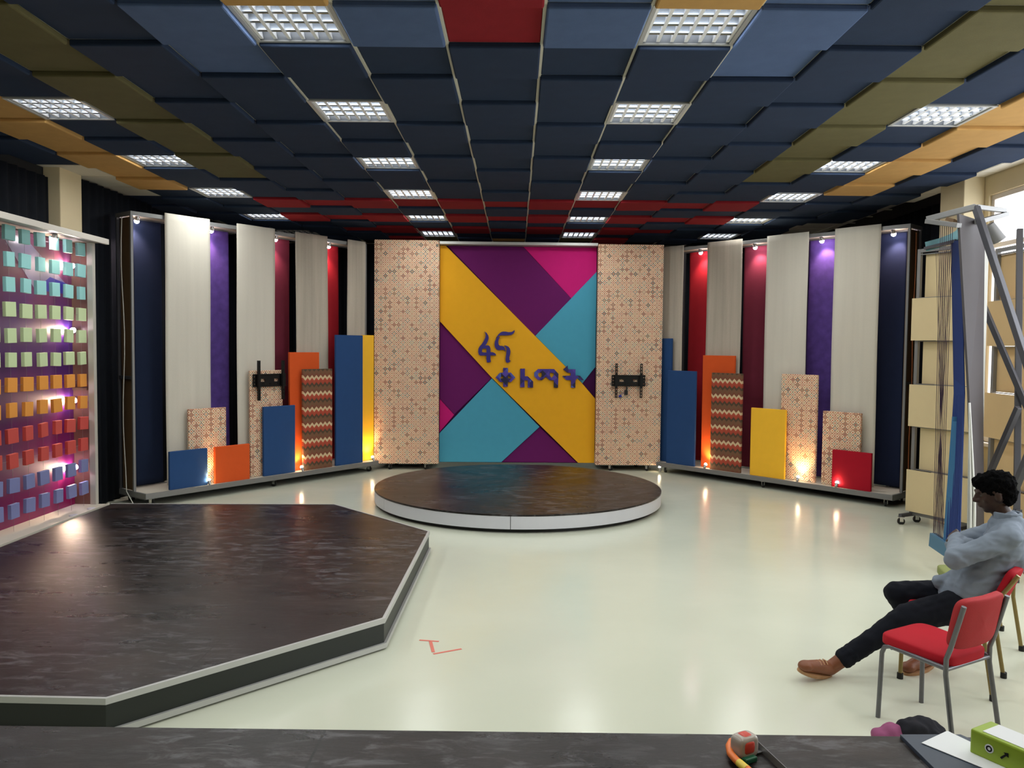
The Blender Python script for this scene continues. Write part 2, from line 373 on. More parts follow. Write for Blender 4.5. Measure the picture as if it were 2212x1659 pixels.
struct(MB().box(XL, -5.03, 8.90, 9.34, 0, ZC).build('wall_left_pillar', m_wallcream, bevel=.008))
# window: frame, mullions, panes
m_winframe = mat('window_frame_white', (214, 206, 200), .4)
m_glass = bpy.data.materials.new('window_glass'); m_glass.use_nodes = True
_n = m_glass.node_tree.nodes; _l = m_glass.node_tree.links; _n.clear()
_o = _n.new('ShaderNodeOutputMaterial'); _t = _n.new('ShaderNodeBsdfTransparent'); _g = _n.new('ShaderNodeBsdfGlossy'); _g.inputs['Roughness'].default_value = .02
_x = _n.new('ShaderNodeMixShader'); _x.inputs[0].default_value = .05; _l.new(_t.outputs[0], _x.inputs[1]); _l.new(_g.outputs[0], _x.inputs[2]); _l.new(_x.outputs[0], _o.inputs[0])
nW = 4; wl = (WY1 - WY0) / nW
for i in range(nW):
    a, b = WY0 + wl * i, WY0 + wl * (i + 1); fr = MB()
    x0, x1, t = XR + .03, XR + .10, .055
    fr.box(x0, x1, a, b, WZ0, WZ0 + t).box(x0, x1, a, b, WZ1 - t, WZ1).box(x0, x1, a, a + t, WZ0 + t, WZ1 - t).box(x0, x1, b - t, b, WZ0 + t, WZ1 - t).box(x0, x1, a + t, b - t, 3.12, 3.17)
    wf = struct(fr.build('window_%d' % (i + 1), m_winframe, bevel=.004))
    MB().box(x0 + .03, x0 + .036, a + t, b - t, WZ0 + t, WZ1 - t).build('pane', m_glass, wf)
struct(MB().box(XR - .06, XR + .03, WY0, WY1, WZ0 - .04, WZ0).build('trim_1', m_winframe, bevel=.004))

# black studio curtains behind the set
def curtain(name, pts, z0, z1, amp, label, wl=.16):
    mb = MB(); P = [Vector(p) for p in pts]; row = []
    for a, b in zip(P[:-1], P[1:]):
        d = b - a; L = d.length; d.normalize(); n = Vector((-d.y, d.x)); k = max(2, int(L / (wl / 5)))
        for i in range(k):
            s = L * i / k; row.append(a + d * s + n * amp * (sin(2 * pi * s / wl) + .4 * sin(2 * pi * s / wl * .37)))
    row.append(P[-1])
    n = len(row); vs = [(p.x, p.y, z) for z in (z0, z1) for p in row]; fs = [(i, i + 1, n + i + 1, n + i) for i in range(n - 1)]
    mb.add(vs, fs, True); o = mb.build(name, m_black_cloth, fixn=False)
    s = o.modifiers.new('s', 'SOLIDIFY'); s.thickness = .006
    return tag(o, label, 'curtain', 'black studio curtains')
curtain('studio_curtain', [(-5.08, 9.45), (-5.05, 14.9)], .02, 3.90, .02, 'black full height curtain along the side wall beyond the cream pillar')
curtain('studio_curtain', [(-4.95, 15.2), (4.95, 15.2)], .02, 3.90, .03, 'black curtain across the back of the room behind the diamond print panels')
curtain('studio_curtain', [(5.44, 14.9), (5.44, 9.62)], .02, 3.90, .02, 'black curtain on the window side behind the red and purple banner stand')
curtain('studio_curtain', [(-5.14, 3.2), (-5.14, 8.86)], .02, 3.80, .015, 'flat black curtain on the wall above the block screen canopy')

# ------------------------------------------------------------------ ceiling panels
grid = MB()
for i in range(-8, 10):
    x = GX0 + T * i; lo = -.006 if -2 <= i <= 3 else .006; grid.box(x - .011, x + .011, 2.0, 15.3, HC + lo, HC + .02)
for k in range(-4, 18):
    y = GY0 + T * k; grid.box(-5.2, 5.14, y - .011, y + .011, HC + .006, HC + .019)
struct(grid.build('ceiling_grid', m_tbar))
COL = {'navy': m_navy, 'mid blue': m_ceil_blue, 'dark red': m_ceil_red, 'olive': m_olive, 'orange': m_orange_c, 'white': m_white_tile}
def cell_color(c, r):
    a = abs(c)
    if c == 0 and r <= 0: return 'dark red'
    if c in (-1, 1) and r in (0, -1): return 'mid blue'
    if c in (-3, 3) and r in (-1, 0, 1): return 'mid blue'
    if a == 2 and r == -1: return 'orange'
    if a == 5 and r <= 7: return 'olive'
    if a == 7 and r <= 8: return 'orange'
    if a == 9: return 'white'
    if c == -8 and r in (7, 8, 9): return 'white'
    if r in (10, 12) and a <= 5: return 'dark red'
    if r == 14 and a <= 4: return 'dark red'
    if r == 16: return 'orange' if c == 0 else ('olive' if a == 2 else ('dark red' if a in (3,) else 'navy'))
    return 'navy'
def cushion_panel(name, m, w, l, h):
    mb = MB(); mb.box(-w / 2, w / 2, -l / 2, l / 2, -h, 0); return mb.build(name, m, bevel=.012, seg=2)
protos = {}
def where(c):
    return 'centre column' if c == 0 else ORD[abs(c) - 1] + ' column toward the ' + ('windows' if c > 0 else 'block screen')
cells = set(LIGHT_CELLS)
rnd = random.Random(3)
for r in range(-1, 17):
    for c in range(-8, 10):
        if (c, r) in cells: continue
        if c == 9 and r > 9: continue
        if abs(c) == 8 and r > 12: continue
        # panels the view cannot reach
        x, y = cell_xy(c, r)
        if abs(x) - .3 > y * .66 + .3: continue
        col = cell_color(c, r)
        proud = (c + r) % 2 != 0 and col != 'white'
        nar = abs(c) <= 2; key = (col, proud, nar)
        if c == 9:
            o = MB().box(-.105, .085, -.29, .29, 0, .012).build('ceiling_tile', m_white_tile); o.location = (GX0 + T * 9 + .12, y, HC + .003)
            tag(o, 'narrow white mineral ceiling tile against the window wall, %s row from the front' % ORD[r + 1], 'ceiling tile', 'white ceiling tiles'); continue
        if key not in protos:
            if col == 'white': protos[key] = MB().box(-.288, .288, -.288, .288, 0, .012).build('ceiling_tile', m_white_tile)
            elif proud: protos[key] = cushion_panel('acoustic_baffle', COL[col], .584 if nar else .598, .598, .045)
            else: protos[key] = cushion_panel('acoustic_baffle', COL[col], .578 if nar else .598, .598, .02)
            o = protos[key]
        else:
            o = protos[key].copy(); C.objects.link(o)
        z = HC + .022 if (proud or col != 'white') else HC + .004
        if c == -8 and col != 'white': pass
        o.location = (x, y, (HC + .012) if proud else (HC + .021 if col != 'white' else HC + .004))
        o.rotation_euler = (rnd.uniform(-.006, .006) if proud else 0, rnd.uniform(-.005, .005) if proud else 0, rnd.uniform(-.008, .008) if proud else 0)
        kind = 'ceiling tile' if col == 'white' else 'ceiling panel'
        tag(o, '%s %s, %s, %s row from the front' % (col, 'square tile' if col == 'white' else ('padded ceiling panel' if proud else 'flush ceiling panel'), where(c), ORD[r + 1]), kind,
            'white ceiling tiles' if col == 'white' else 'cloth ceiling panels')

# light fixtures
m_refl = mat('louver_aluminium', (190, 196, 204), .25, .9); m_tube = mat('fluorescent_tube', (255, 255, 255), .5, emit=5, ecol=(.93, .97, 1))
m_tube_off = mat('fluorescent_tube_unlit', (200, 200, 205), .4); m_blade = mat('louver_white', (245, 246, 250), .35, emit=.55, ecol=(.93, .97, 1)) if False else mat('louver_white', (250, 250, 252), .3)
m_house = mat('fixture_white', (130, 134, 140), .4)
def fixture(on=True):
    root = thing('ceiling_light', 'x', 'ceiling light')
    W = .29
    h = MB().box(-W, W, -W, W, .085, .095)
    for a, b, c, d in ((-W, -W + .008, -W, W), (W - .008, W, -W, W), (-W + .008, W - .008, -W, -W + .008), (-W + .008, W - .008, W - .008, W)): h.box(a, b, c, d, 0, .085)
    h.build('housing', m_house, root)
    f = MB()
    for a, b, c, d in ((-.296, -.272, -.296, .296), (.272, .296, -.296, .296), (-.272, .272, -.296, -.272), (-.272, .272, .272, .296)): f.box(a, b, c, d, -.012, -.004)
    f.build('frame', m_trim, root)
    lo = MB()
    for k in range(1, 4):    # v-shaped blades between the four lamps
        y = -.27 + .54 * k / 4
        lo.add([(-.27, y - .016, .0), (.27, y - .016, .0), (.27, y, .05), (-.27, y, .05), (-.27, y + .016, .0), (.27, y + .016, .0)], [(0, 1, 2, 3), (4, 3, 2, 5)])
    cb = MB()
    for k in range(0, 7):
        x = -.262 + .524 * k / 6; ws, wt = .011, .003
        cb.add([(x - ws, -.268, 0), (x + ws, -.268, 0), (x + wt, -.268, .045), (x - wt, -.268, .045), (x - ws, .268, 0), (x + ws, .268, 0), (x + wt, .268, .045), (x - wt, .268, .045)],
               [(0, 1, 2, 3), (4, 7, 6, 5), (0, 4, 5, 1), (1, 5, 6, 2), (2, 6, 7, 3), (3, 7, 4, 0)])
    cb.build('cross_blade', m_blade, root)
    lo.build('louver', m_refl, root)
    for k in range(4):
        y = -.27 + .54 * (k + .5) / 4
        MB().tube([(-.26, y, .06), (.26, y, .06)], .013, 8).build('lamp_tube', m_tube if on else m_tube_off, root)
    return root
fx_on = None
for c, r in LIGHT_CELLS:
    x, y = cell_xy(c, r); on = (c, r) not in OFF_CELLS
    if not on: root = fixture(False)
    elif fx_on is None: root = fx_on = fixture(True)
    else: root = copy_tree(fx_on)
    root.location = (x, y, HC + .002)
    side = 'window side' if c > 0 else 'block screen side'
    tag(root, '%s louvred ceiling light, %s in the %s row on the %s' % ('lit' if on else 'unlit', ORD[r // 3], 'inner' if abs(c) == 2 else 'outer', side), 'ceiling light', 'square louvred ceiling lights')

# ------------------------------------------------------------------ lamps
m_lampglow = mat('lamp_glow', (255, 255, 255), .5, emit=110, ecol=(1, .86, .92)); m_lampwarm = mat('lamp_glow_warm', (255, 255, 255), .5, emit=90, ecol=(1, .80, .5))
m_lampbody = mat('lamp_body_chrome', (190, 190, 190), .25, .9)
def spot(parent, d, power, col, ang=80, blend=.8, size=.03):
    l = bpy.data.lights.new('lamp_light', 'SPOT'); l.energy = power; l.color = col; l.spot_size = radians(ang); l.spot_blend = blend; l.shadow_soft_size = size
    o = bpy.data.objects.new('lamp_light', l); C.objects.link(o); o.parent = parent; o.location = Vector(d).normalized() * .062
    o.rotation_euler = Vector(d).to_track_quat('-Z', 'Y').to_euler(); return o
def lamp(name, label, group, loc, d, power, col, glow, ang=80, r=.032, parent_rz=0):
    root = thing(name, label, 'spotlight', loc, 0, group); d = Vector(d).normalized()
    MB().tube([-d * .05, -d * .02, d * .012], [r * .5, r * .9, r], 16).build('lamp_housing', m_lampbody, root)
    MB().ell(d * .024, (r * .95,) * 3, n=14, m=8).build('bulb', glow, root)
    spot(root, d, power, col, ang); return root

# ------------------------------------------------------------------ banner stands
def plane_st(A, d, nrm, px, py, t):
    """where the sight line meets the vertical plane standing t behind the stand's front line: distance along it, and height"""
    r = ray(px, py); P0 = A + nrm * t
    det = r.x * (-d.y) - (-d.x) * r.y
    tt = (P0.x * (-d.y) - (-d.x) * P0.y) / det
    s = (Vector((r.x, r.y)) * tt - P0).dot(d)
    return s, CAMZ + r.z * tt

m_fork = m_chrome
def caster(parent, loc, rz=0):
    e = MB().box(-.03, .03, -.03, .03, .085, .092).box(-.022, -.018, -.02, .02, .035, .085).box(.018, .022, -.02, .02, .035, .085)
    f = e.build('caster', m_fork, parent, loc=loc); f.rotation_euler = (0, 0, rz)
    MB().tube([(-.014, 0, .04), (.014, 0, .04)], .04, 18).build('wheel', m_rubber, f); return f

def leaning(root, s0, s1, t, z0, z1, m, name, label, cat, tilt=0, th=.035, group=None, rough=None):
    """a padded upright panel standing on the stand's tray"""
    w = s1 - s0; o = MB().box(0, w, 0, th, 0, z1 - z0).build(name, m, bevel=.006)
    o.location = root['A3'] if False else (root.location + root.matrix_basis.to_3x3() @ Vector((s0, t, z0)))
    o.rotation_euler = (tilt, 0, root.rotation_euler.z); return tag(o, label, cat, group)

class Stand:
    def __init__(s, A, B, name, label, depth=.62, H=3.60):
        s.A, s.B = Vector(A), Vector(B); s.L = (s.B - s.A).length; s.d = (s.B - s.A).normalized(); s.n = Vector((-s.d.y, s.d.x)); s.D = depth; s.H = H
        s.rz = math.atan2(s.d.y, s.d.x); s.root = thing(name, label, 'display stand', (*A, 0), s.rz, 'wheeled banner stands')
        s.root.matrix_basis
    def st(s, px, py, t): return plane_st(s.A, s.d, s.n, px, py, t)
    def w(s, x, y, z):
        p = s.A + s.d * x + s.n * y; return (p.x, p.y, z)
    def put(s, o, x, y, z, rx=0): o.location = s.w(x, y, z); o.rotation_euler = (rx, 0, s.rz); return o

def build_stand(S, s0, s1, wood_end):
    r = S.root; D = S.D; H = S.H
    FT = .25
    MB().box(s0 + .03, s1 - .03, .0, D - .03, .148, .16).build('base_tray', m_tray, r)
    MB().box(s0, s1, -.03, 0, .10, .165).box(s0, s1, D - .03, D, .10, .165).box(s0, s0 + .03, 0, D - .03, .10, .165).box(s1 - .03, s1, 0, D - .03, .10, .165).build('base_frame', m_steel, r, bevel=.003)
    MB().box(s0, s1, .0, D, .092, .10).build('underside', m_darksteel, r)
    for x in (s0 + .015, s1 - .015):
        MB().box(x - .015, x + .015, FT, FT + .03, .165, H - .05).build('front_post', m_steel, r, bevel=.002)
        MB().box(x - .015, x + .015, D - .03, D, .165, H - .05).build('rear_post', m_darksteel, r, bevel=.002)
        MB().box(x - .012, x + .012, FT + .03, D - .03, 1.55, 1.59).build('side_rail', m_darksteel, r)
    MB().box(s0, s1, FT, FT + .03, H - .05, H).box(s0, s1, D - .03, D, H - .05, H).box(s0, s0 + .03, FT + .03, D - .03, H - .05, H).box(s1 - .03, s1, FT + .03, D - .03, H - .05, H).build('top_frame', m_steel, r, bevel=.002)
    MB().box(s0 + .03, s1 - .03, FT + .03, D - .03, H - .03, H - .02).build('lamp_shelf', m_ply, r)
    MB().box(wood_end - .006, wood_end + .006, FT + .03, D - .04, .17, H - .06).build('side_panel', m_brownply, r)
    for x, y in ((s0 + .12, .06), (s1 - .12, .06), (s0 + .12, D - .08), (s1 - .12, D - .08), ((s0 + s1) / 2, .06), ((s0 + s1) / 2, D - .08)):
        caster(r, (x, y, 0), .4)

def banner(S, pxl, pxr, t, ztop, zbot, m, name, label, group, wav=.008, py=620, clip=None):
    s0 = S.st(pxl, py, t)[0]; s1 = S.st(pxr, py, t)[0]
    if clip: s1 = min(s1, clip)
    w = s1 - s0; n, k = 14, 40; vs = []; fs = []
    ph = random.random() * 6
    for j in range(k + 1):
        z = (ztop - zbot) * j / k
        for i in range(n + 1):
            x = w * i / n
            y = wav * sin(x / w * 7 + ph + z * .5) * (1 - j / k * .6) + (wav * .6) * sin(x * 31 + ph) * (1 - j / k) * .5
            vs.append((x + .004 * sin(z * 2.1 + ph), y, z))
    for j in range(k):
        for i in range(n): a = j * (n + 1) + i; fs.append((a, a + 1, a + n + 2, a + n + 1))
    o = MB().add(vs, fs, True).build(name, m, fixn=False); so = o.modifiers.new('s', 'SOLIDIFY'); so.thickness = .005
    S.put(o, s0, t, zbot); return tag(o, label, 'fabric banner', group)

def pnl(S, pxl, pxr, pyt, t, m, name, label, pyref=None, th=.04, z0=.161, group=None, cat='display panel', ztop=None, tilt=0):
    pr = pyref or (pyt + 60)
    s0, zt = S.st(pxl, pyt, t); s0 = S.st(pxl, pr, t)[0]; s1 = S.st(pxr, pr, t)[0]
    zt = ztop or (S.st((pxl + pxr) / 2, pyt, t)[1])
    o = MB().box(0, s1 - s0, 0, th, 0, zt - z0).build(name, m, bevel=.007, seg=3)
    S.put(o, s0, t, z0, tilt); return tag(o, label, cat, group)

LA, LB = onz(322, 1067, .16).xy, onz(810, 996, .16).xy
SL = Stand(LA, LB, 'banner_stand', 'grey steel wheeled stand with light tray, purple strip and wooden end panel')
e0 = SL.st(286, 800, .25)[0]
build_stand(SL, e0, SL.L + .05, e0 + .04)
RA, RB = onz(1420, 998, .16).xy, onz(1945, 1073, .16).xy
SR = Stand(RA, RB, 'banner_stand', 'grey steel wheeled stand on the window side with a low red panel on its tray')
e1 = SR.st(1957, 800, .25)[0]
build_stand(SR, .0, e1, e1 - .04)

lin_g = 'beige linen banners'; col_g = 'coloured cloth strips'
for a, b, mm, lb in ((357, 454, m_linen, 'wide off-white linen banner between the navy strip and the purple strip'),
                 (512, 594, m_linen, 'off-white linen banner behind the panel with a black bracket'),
                 (639, 708, m_linen2, 'beige linen banner between maroon and red strips, orange panel before it'),
                 (751, 832, m_linen2, 'stained beige linen banner behind tall blue and yellow panels')):
    banner(SL, a, b, .225, 3.63, .19, mm, 'linen_banner', lb, lin_g, clip=SL.L)
for a, b, k, lb in ((289, 349, 'navy', 'navy cloth strip at the wooden end of the block screen side stand'),
                (447, 494, 'purple', 'faded purple cloth strip beside the wide off-white banner'),
                (586, 625, 'maroon', 'maroon cloth strip behind the black bracket panel'),
                (700, 731, 'red', 'narrow red cloth strip behind the blue and chevron panels')):
    banner(SL, a, b, .52, 3.54, .19, m_strip[k], 'cloth_strip', lb, col_g, .003)
for a, b, mm, lb in ((1426, 1475, m_linen2, 'stained beige linen banner beside the diamond print panel on the window side'),
                 (1527, 1602, m_linen2, 'beige linen banner above the orange panel on the window side'),
                 (1654, 1744, m_linen, 'off-white linen banner behind the yellow and diamond print panels'),
                 (1800, 1899, m_linen, 'wide off-white linen banner above the low red panel')):
    banner(SR, a, b, .225, 3.63, .19, mm, 'linen_banner', lb, lin_g)
for a, b, k, lb in ((1489, 1528, 'red', 'bright red cloth strip behind the orange panel on the window side'),
                (1607, 1660, 'maroon', 'maroon cloth strip above the yellow panel'),
                (1746, 1806, 'purple', 'deep purple cloth strip behind the tall diamond print panel'),
                (1894, 1956, 'navyblue', 'navy cloth strip at the outer end of the window side stand')):
    banner(SR, a, b, .52, 3.54, .19, m_strip[k], 'cloth_strip', lb, col_g, .003)

PG = 'upholstered panels on the stand trays'
pnl(SL, 367, 449, 972, .03, m_blue, 'upholstered_panel', 'low square blue panel at the outer corner of the tray', group=PG)
pnl(SL, 408, 489, 882, .12, m_diamond, 'upholstered_panel', 'short diamond print panel behind the low blue and orange panels', group=PG)
pnl(SL, 465, 540, 962, .03, m_orange, 'upholstered_panel', 'low square orange panel with a lamp at its edge', group=PG)
pb = pnl(SL, 541, 611, 800, .12, m_diamond, 'upholstered_panel', 'narrow diamond print panel carrying a black bracket near its top', group=PG)
pnl(SL, 570, 638, 877, .04, m_blue, 'upholstered_panel', 'waist high blue panel before the bracket panel', group=PG)
pnl(SL, 626, 690, 761, .14, m_orange, 'upholstered_panel', 'tall orange panel behind the chevron panel near the maroon strip', group=PG)
pnl(SL, 655, 718, 797, .04, m_chevron, 'upholstered_panel', 'brown and cream chevron panel beside a narrow red strip', group=PG)
pnl(SL, 726, 784, 724, .04, m_blue, 'upholstered_panel', 'tallest blue panel beside the tall yellow one', group=PG)
pnl(SL, 783, 808, 724, .14, m_yellow, 'upholstered_panel', 'tall narrow yellow panel glowing from a lamp at its foot', group=PG)
pnl(SR, 1428, 1450, 731, .14, m_blue, 'upholstered_panel', 'tall dark blue panel partly hidden behind the diamond print wall', group=PG)
pnl(SR, 1441, 1502, 801, .04, m_blue, 'upholstered_panel', 'tall blue panel before the red strip on the window side', group=PG)
pnl(SR, 1517, 1586, 768, .14, m_orange, 'upholstered_panel', 'tall orange panel behind the chevron one on the window side', group=PG)
pnl(SR, 1536, 1602, 806, .04, m_chevron, 'upholstered_panel', 'brown and cream chevron panel beside the low yellow panel', group=PG)
pnl(SR, 1621, 1696, 883, .03, m_yellow, 'upholstered_panel', 'low bright yellow panel on the window side tray', group=PG)
pnl(SR, 1687, 1765, 809, .12, m_diamond, 'upholstered_panel', 'tall diamond print panel behind the low yellow panel', group=PG)
pnl(SR, 1776, 1859, 890, .12, m_diamond, 'upholstered_panel', 'short diamond print panel behind the low red panel', group=PG)
pnl(SR, 1796, 1881, 975, .03, m_red, 'upholstered_panel', 'low square crimson panel at the end of the tray', group=PG)

down = (1, .74, .66); up_c = (1, .56, .22)
DG = 'small spotlights under the stand tops'; UG = 'small uplights on the stand trays'
def dl(S, px, py, label, power=26, t=.36, lean=.45):
    s, z = S.st(px, py, t); p = S.w(s, t, min(z, S.H - .075)); dd = S.n * lean
    return lamp('spotlight', label, DG, p, (dd.x, dd.y, -1), power, down, m_lampglow, 95)
def ul(S, px, py, label, power=24, t=.0, side=0):
    s, z = S.st(px, py, t); p = S.w(s, t, .205); dd = S.n * .55 + S.d * side
    return lamp('uplight', label, UG, p, (dd.x, dd.y, 1), power, up_c, m_lampwarm, 100, .024)
dl(SL, 296, 463, 'lit spotlight above the navy strip at the wooden end')
dl(SL, 457, 489, 'lit spotlight above the purple strip between linen banners')
dl(SL, 596, 509, 'lit spotlight above the maroon strip near the block screen side')
dl(SL, 711, 522, 'lit spotlight above the narrow red strip beside stained linen')
dl(SR, 1513, 536, 'lit spotlight above the bright red strip')
dl(SR, 1631, 524, 'lit spotlight above the maroon strip on the window side')
dl(SR, 1775, 509, 'lit spotlight above the deep purple strip')
dl(SR, 1930, 491, 'lit spotlight above the outermost navy strip, window side')
ul(SL, 452, 1046, 'lit uplight between the low blue and orange panels')
ul(SL, 653, 1017, 'lit uplight at the foot of the tall orange panel')
ul(SL, 806, 994, 'lit uplight at the foot of the yellow panel')
ul(SR, 1523, 1013, 'lit uplight at the foot of the window side orange panel')
ul(SR, 1723, 1042, 'lit uplight before the tall diamond print panel')
ul(SR, 1807, 1057, 'small uplight at the edge of the crimson panel', 3)

# cable down the wooden end, and one on the window side stand
m_cable = mat('white_cable', (210, 208, 200), .5)
def cable(name, pts, r, m, label, cat='cable'):
    return tag(MB().tube(pts, r, 6).build(name, m), label, cat)
ca = [SL.w(e0 - .03, .40 + .03 * sin(i * .9) , 3.53 - (3.37) * i / 12) for i in range(13)] + [SL.w(e0 - .08, .1, .03), SL.w(e0 - .15, -.15, .008)]
cable('power_cable', ca, .006, m_cable, 'thin white cable running down the wooden end of the stand')
cb = [SR.w(e1 + .01, .40 + .015 * sin(i * 1.1), 3.5 - 3.3 * i / 12) for i in range(13)]
cable('power_cable', cb, .005, mat('orange_cable', (190, 110, 70), .5), 'thin orange cable down the end of the window side stand')

# tv brackets
def bracket(loc, rz, label, loose=False, sc_=1.0):
    root = thing('tv_bracket', label, 'tv bracket', loc, rz, 'black tv wall brackets')
    p = MB(); w, h = .27, .085
    p.prism([[(-w, -h), (w, -h), (w, h), (-w, h)]] + [[(x - .012, y - .01), (x + .012, y - .01), (x + .012, y + .01), (x - .012, y + .01)] for x in (-.245, .245) for y in (-.05, 0, .05)] +
            [[(x - .035, -.02), (x + .035, -.02), (x + .035, .02), (x - .035, .02)] for x in (-.11, .11)] + [[(x - .008, -.055), (x + .008, -.055), (x + .008, -.045), (x - .008, -.045)] for x in (-.12, -.06, 0, .06, .12)],
            0, .012, Matrix(((1, 0, 0, 0), (0, 0, 1, -.03), (0, 1, 0, 0), (0, 0, 0, 1))))
    p.box(-w, w, -.045, -.03, h - .008, h + .004).box(-w, w, -.045, -.03, -h - .004, -h + .008)
    p.build('wall_plate', m_blackmetal, root)
    for x in (-.20, .20):
        holes = [[(-.006, z - .016), (.006, z - .016), (.006, z + .016), (-.006, z + .016)] for z in (-.24, -.19, -.14, .14, .19, .24)]
        MB().prism([[(-.018, -.275), (.018, -.275), (.018, .275), (-.018, .275)]] + holes, 0, .008, Matrix(((1, 0, 0, x), (0, 0, 1, -.075), (0, 1, 0, 0), (0, 0, 0, 1)))).box(x - .018, x - .015, -.067, -.045, -.275, .275).box(x + .015, x + .018, -.067, -.045, -.275, .275).build('arm', m_blackmetal, root)
    if loose:
        MB().tube([(-.03, -.05, -.09), (-.035, -.05, -.16)], [.012, .012]).box(-.065, -.015, -.07, -.03, -.23, -.15).build('power_plug', m_rubber, root)
        MB().ell((-.13, -.03, -.25), (.026, .012, .02)).tube([(-.13, -.03, -.24), (-.07, -.03, -.2), (-.035, -.04, -.14)], .003).build('cable_end', mat('blue_plastic', (20, 40, 150), .4), root)
    for x in (-.20, .20): MB().box(x - .028, x + .028, -.066, -.046, -.07, .07).build('clamp', m_blackmetal, root)
    return root
sb, zb = SL.st(580, 821, .12)
bracket(SL.w(sb, .12, zb), SL.rz, 'black tv bracket fixed near the top of the narrow diamond print panel')

# ------------------------------------------------------------------ centre backdrop
CA, CB = onz(808, 1001, .1).xy, onz(1418, 1005, .1).xy
SC = Stand.__new__(Stand); SC.A, SC.B = CA, CB; SC.L = (CB - CA).length; SC.d = (CB - CA).normalized(); SC.n = Vector((-SC.d.y, SC.d.x)); SC.rz = math.atan2(SC.d.y, SC.d.x); SC.H = 3.66
x1 = SC.st(948, 760, 0)[0]; x2 = SC.st(1289, 760, 0)[0]; x3 = SC.st(1433, 600, 0)[0]
def side_panel(xa, xb, z0, z1, label, rzadd=0):
    root = thing('diamond_print_wall', label, 'set wall', SC.w(xa, 0, 0), SC.rz + rzadd, 'tall diamond print walls on casters')
    w = xb - xa
    MB().box(0, w, 0, .12, z0, z1).build('covered_panel', m_diamond, root, bevel=.006)
    MB().box(.06, w - .06, .12, .62, z0 + .01, z0 + .05).box(.06, .10, .12, .16, z0, z1 - .1).box(w - .1, w - .06, .12, .16, z0, z1 - .1).build('rear_frame', m_darksteel, root)
    for x, y in ((.25, .05), (w - .2, .05), (.3, .5), (w - .3, .5)): caster(root, (x, y, 0), .8)
    return root
side_panel(0, x1, .1, SC.st(870, 518, 0)[1], 'tall diamond print wall beside the tall yellow panel')
side_panel(x2 + .005, x3, .1, SC.st(1360, 528, 0)[1], 'tall diamond print wall with a black bracket on the window side')
sb, zb = SC.st(1357, 822, 0)
bracket(SC.w(sb, 0, zb), SC.rz, 'black tv bracket with dangling plug on the tall diamond print wall', True)
TA = .16
art = thing('artwork_wall', 'backdrop of yellow, teal, purple and magenta geometric panels with indigo lettering', 'set wall', SC.w(0, TA, 0), SC.rz)
MB().box(x1 + .002, x2 + .002, .045, .09, .10, 3.60).build('backing_board', m_artdark, art)
def ap(X, Y):                      # zoomed trace of the artwork -> board coordinates
    s, z = SC.st(780 + X / 2.476, 490 + Y / 2.476, TA); return (s, z)
AX = Matrix(((1, 0, 0, 0), (0, 0, 1, 0), (0, 1, 0, 0), (0, 0, 0, 1)))
def artp(name, m, pts, front, back=.045):
    poly = [ap(*p) for p in pts]
    poly = [(min(max(x, x1 + .002), x2 + .002), min(max(z, .11), 3.61)) for x, z in poly]
    return MB().prism(poly, front, back, AX).build(name, m, art, bevel=.004)
artp('yellow_band', m_artyellow, [(405, 60), (452, 92), (930, 583), (1180, 835), (1255, 918), (1262, 1285), (1160, 1285), (700, 808), (405, 505)], -.02)
artp('purple_panel', m_artpurple, [(462, 100), (865, 100), (1132, 390), (930, 583)], .02)
artp('magenta_panel', m_artpink, [(868, 100), (1285, 100), (1285, 240), (1132, 390)], .028)
artp('teal_panel', m_teal, [(932, 583), (1285, 240), (1285, 750), (1184, 838)], .005)
artp('purple_panel', m_artdark, [(1184, 838), (1285, 750), (1285, 945), (1250, 912)], .02)
artp('purple_panel', m_artpurple, [(402, 505), (700, 808), (498, 1004), (402, 918)], .02)
artp('magenta_panel', m_artpink, [(402, 920), (498, 1006), (402, 1100)], .026)
artp('teal_panel', m_teal, [(402, 1105), (700, 810), (955, 1070), (750, 1275), (402, 1275)], .0)
artp('purple_panel', m_artpurple, [(955, 1072), (752, 1275), (1155, 1275)], .02)
MB().box(x1 + .004, x2 - .002, -.16, .09, 3.615, 3.66).build('top_rail', m_trim, art, bevel=.003)
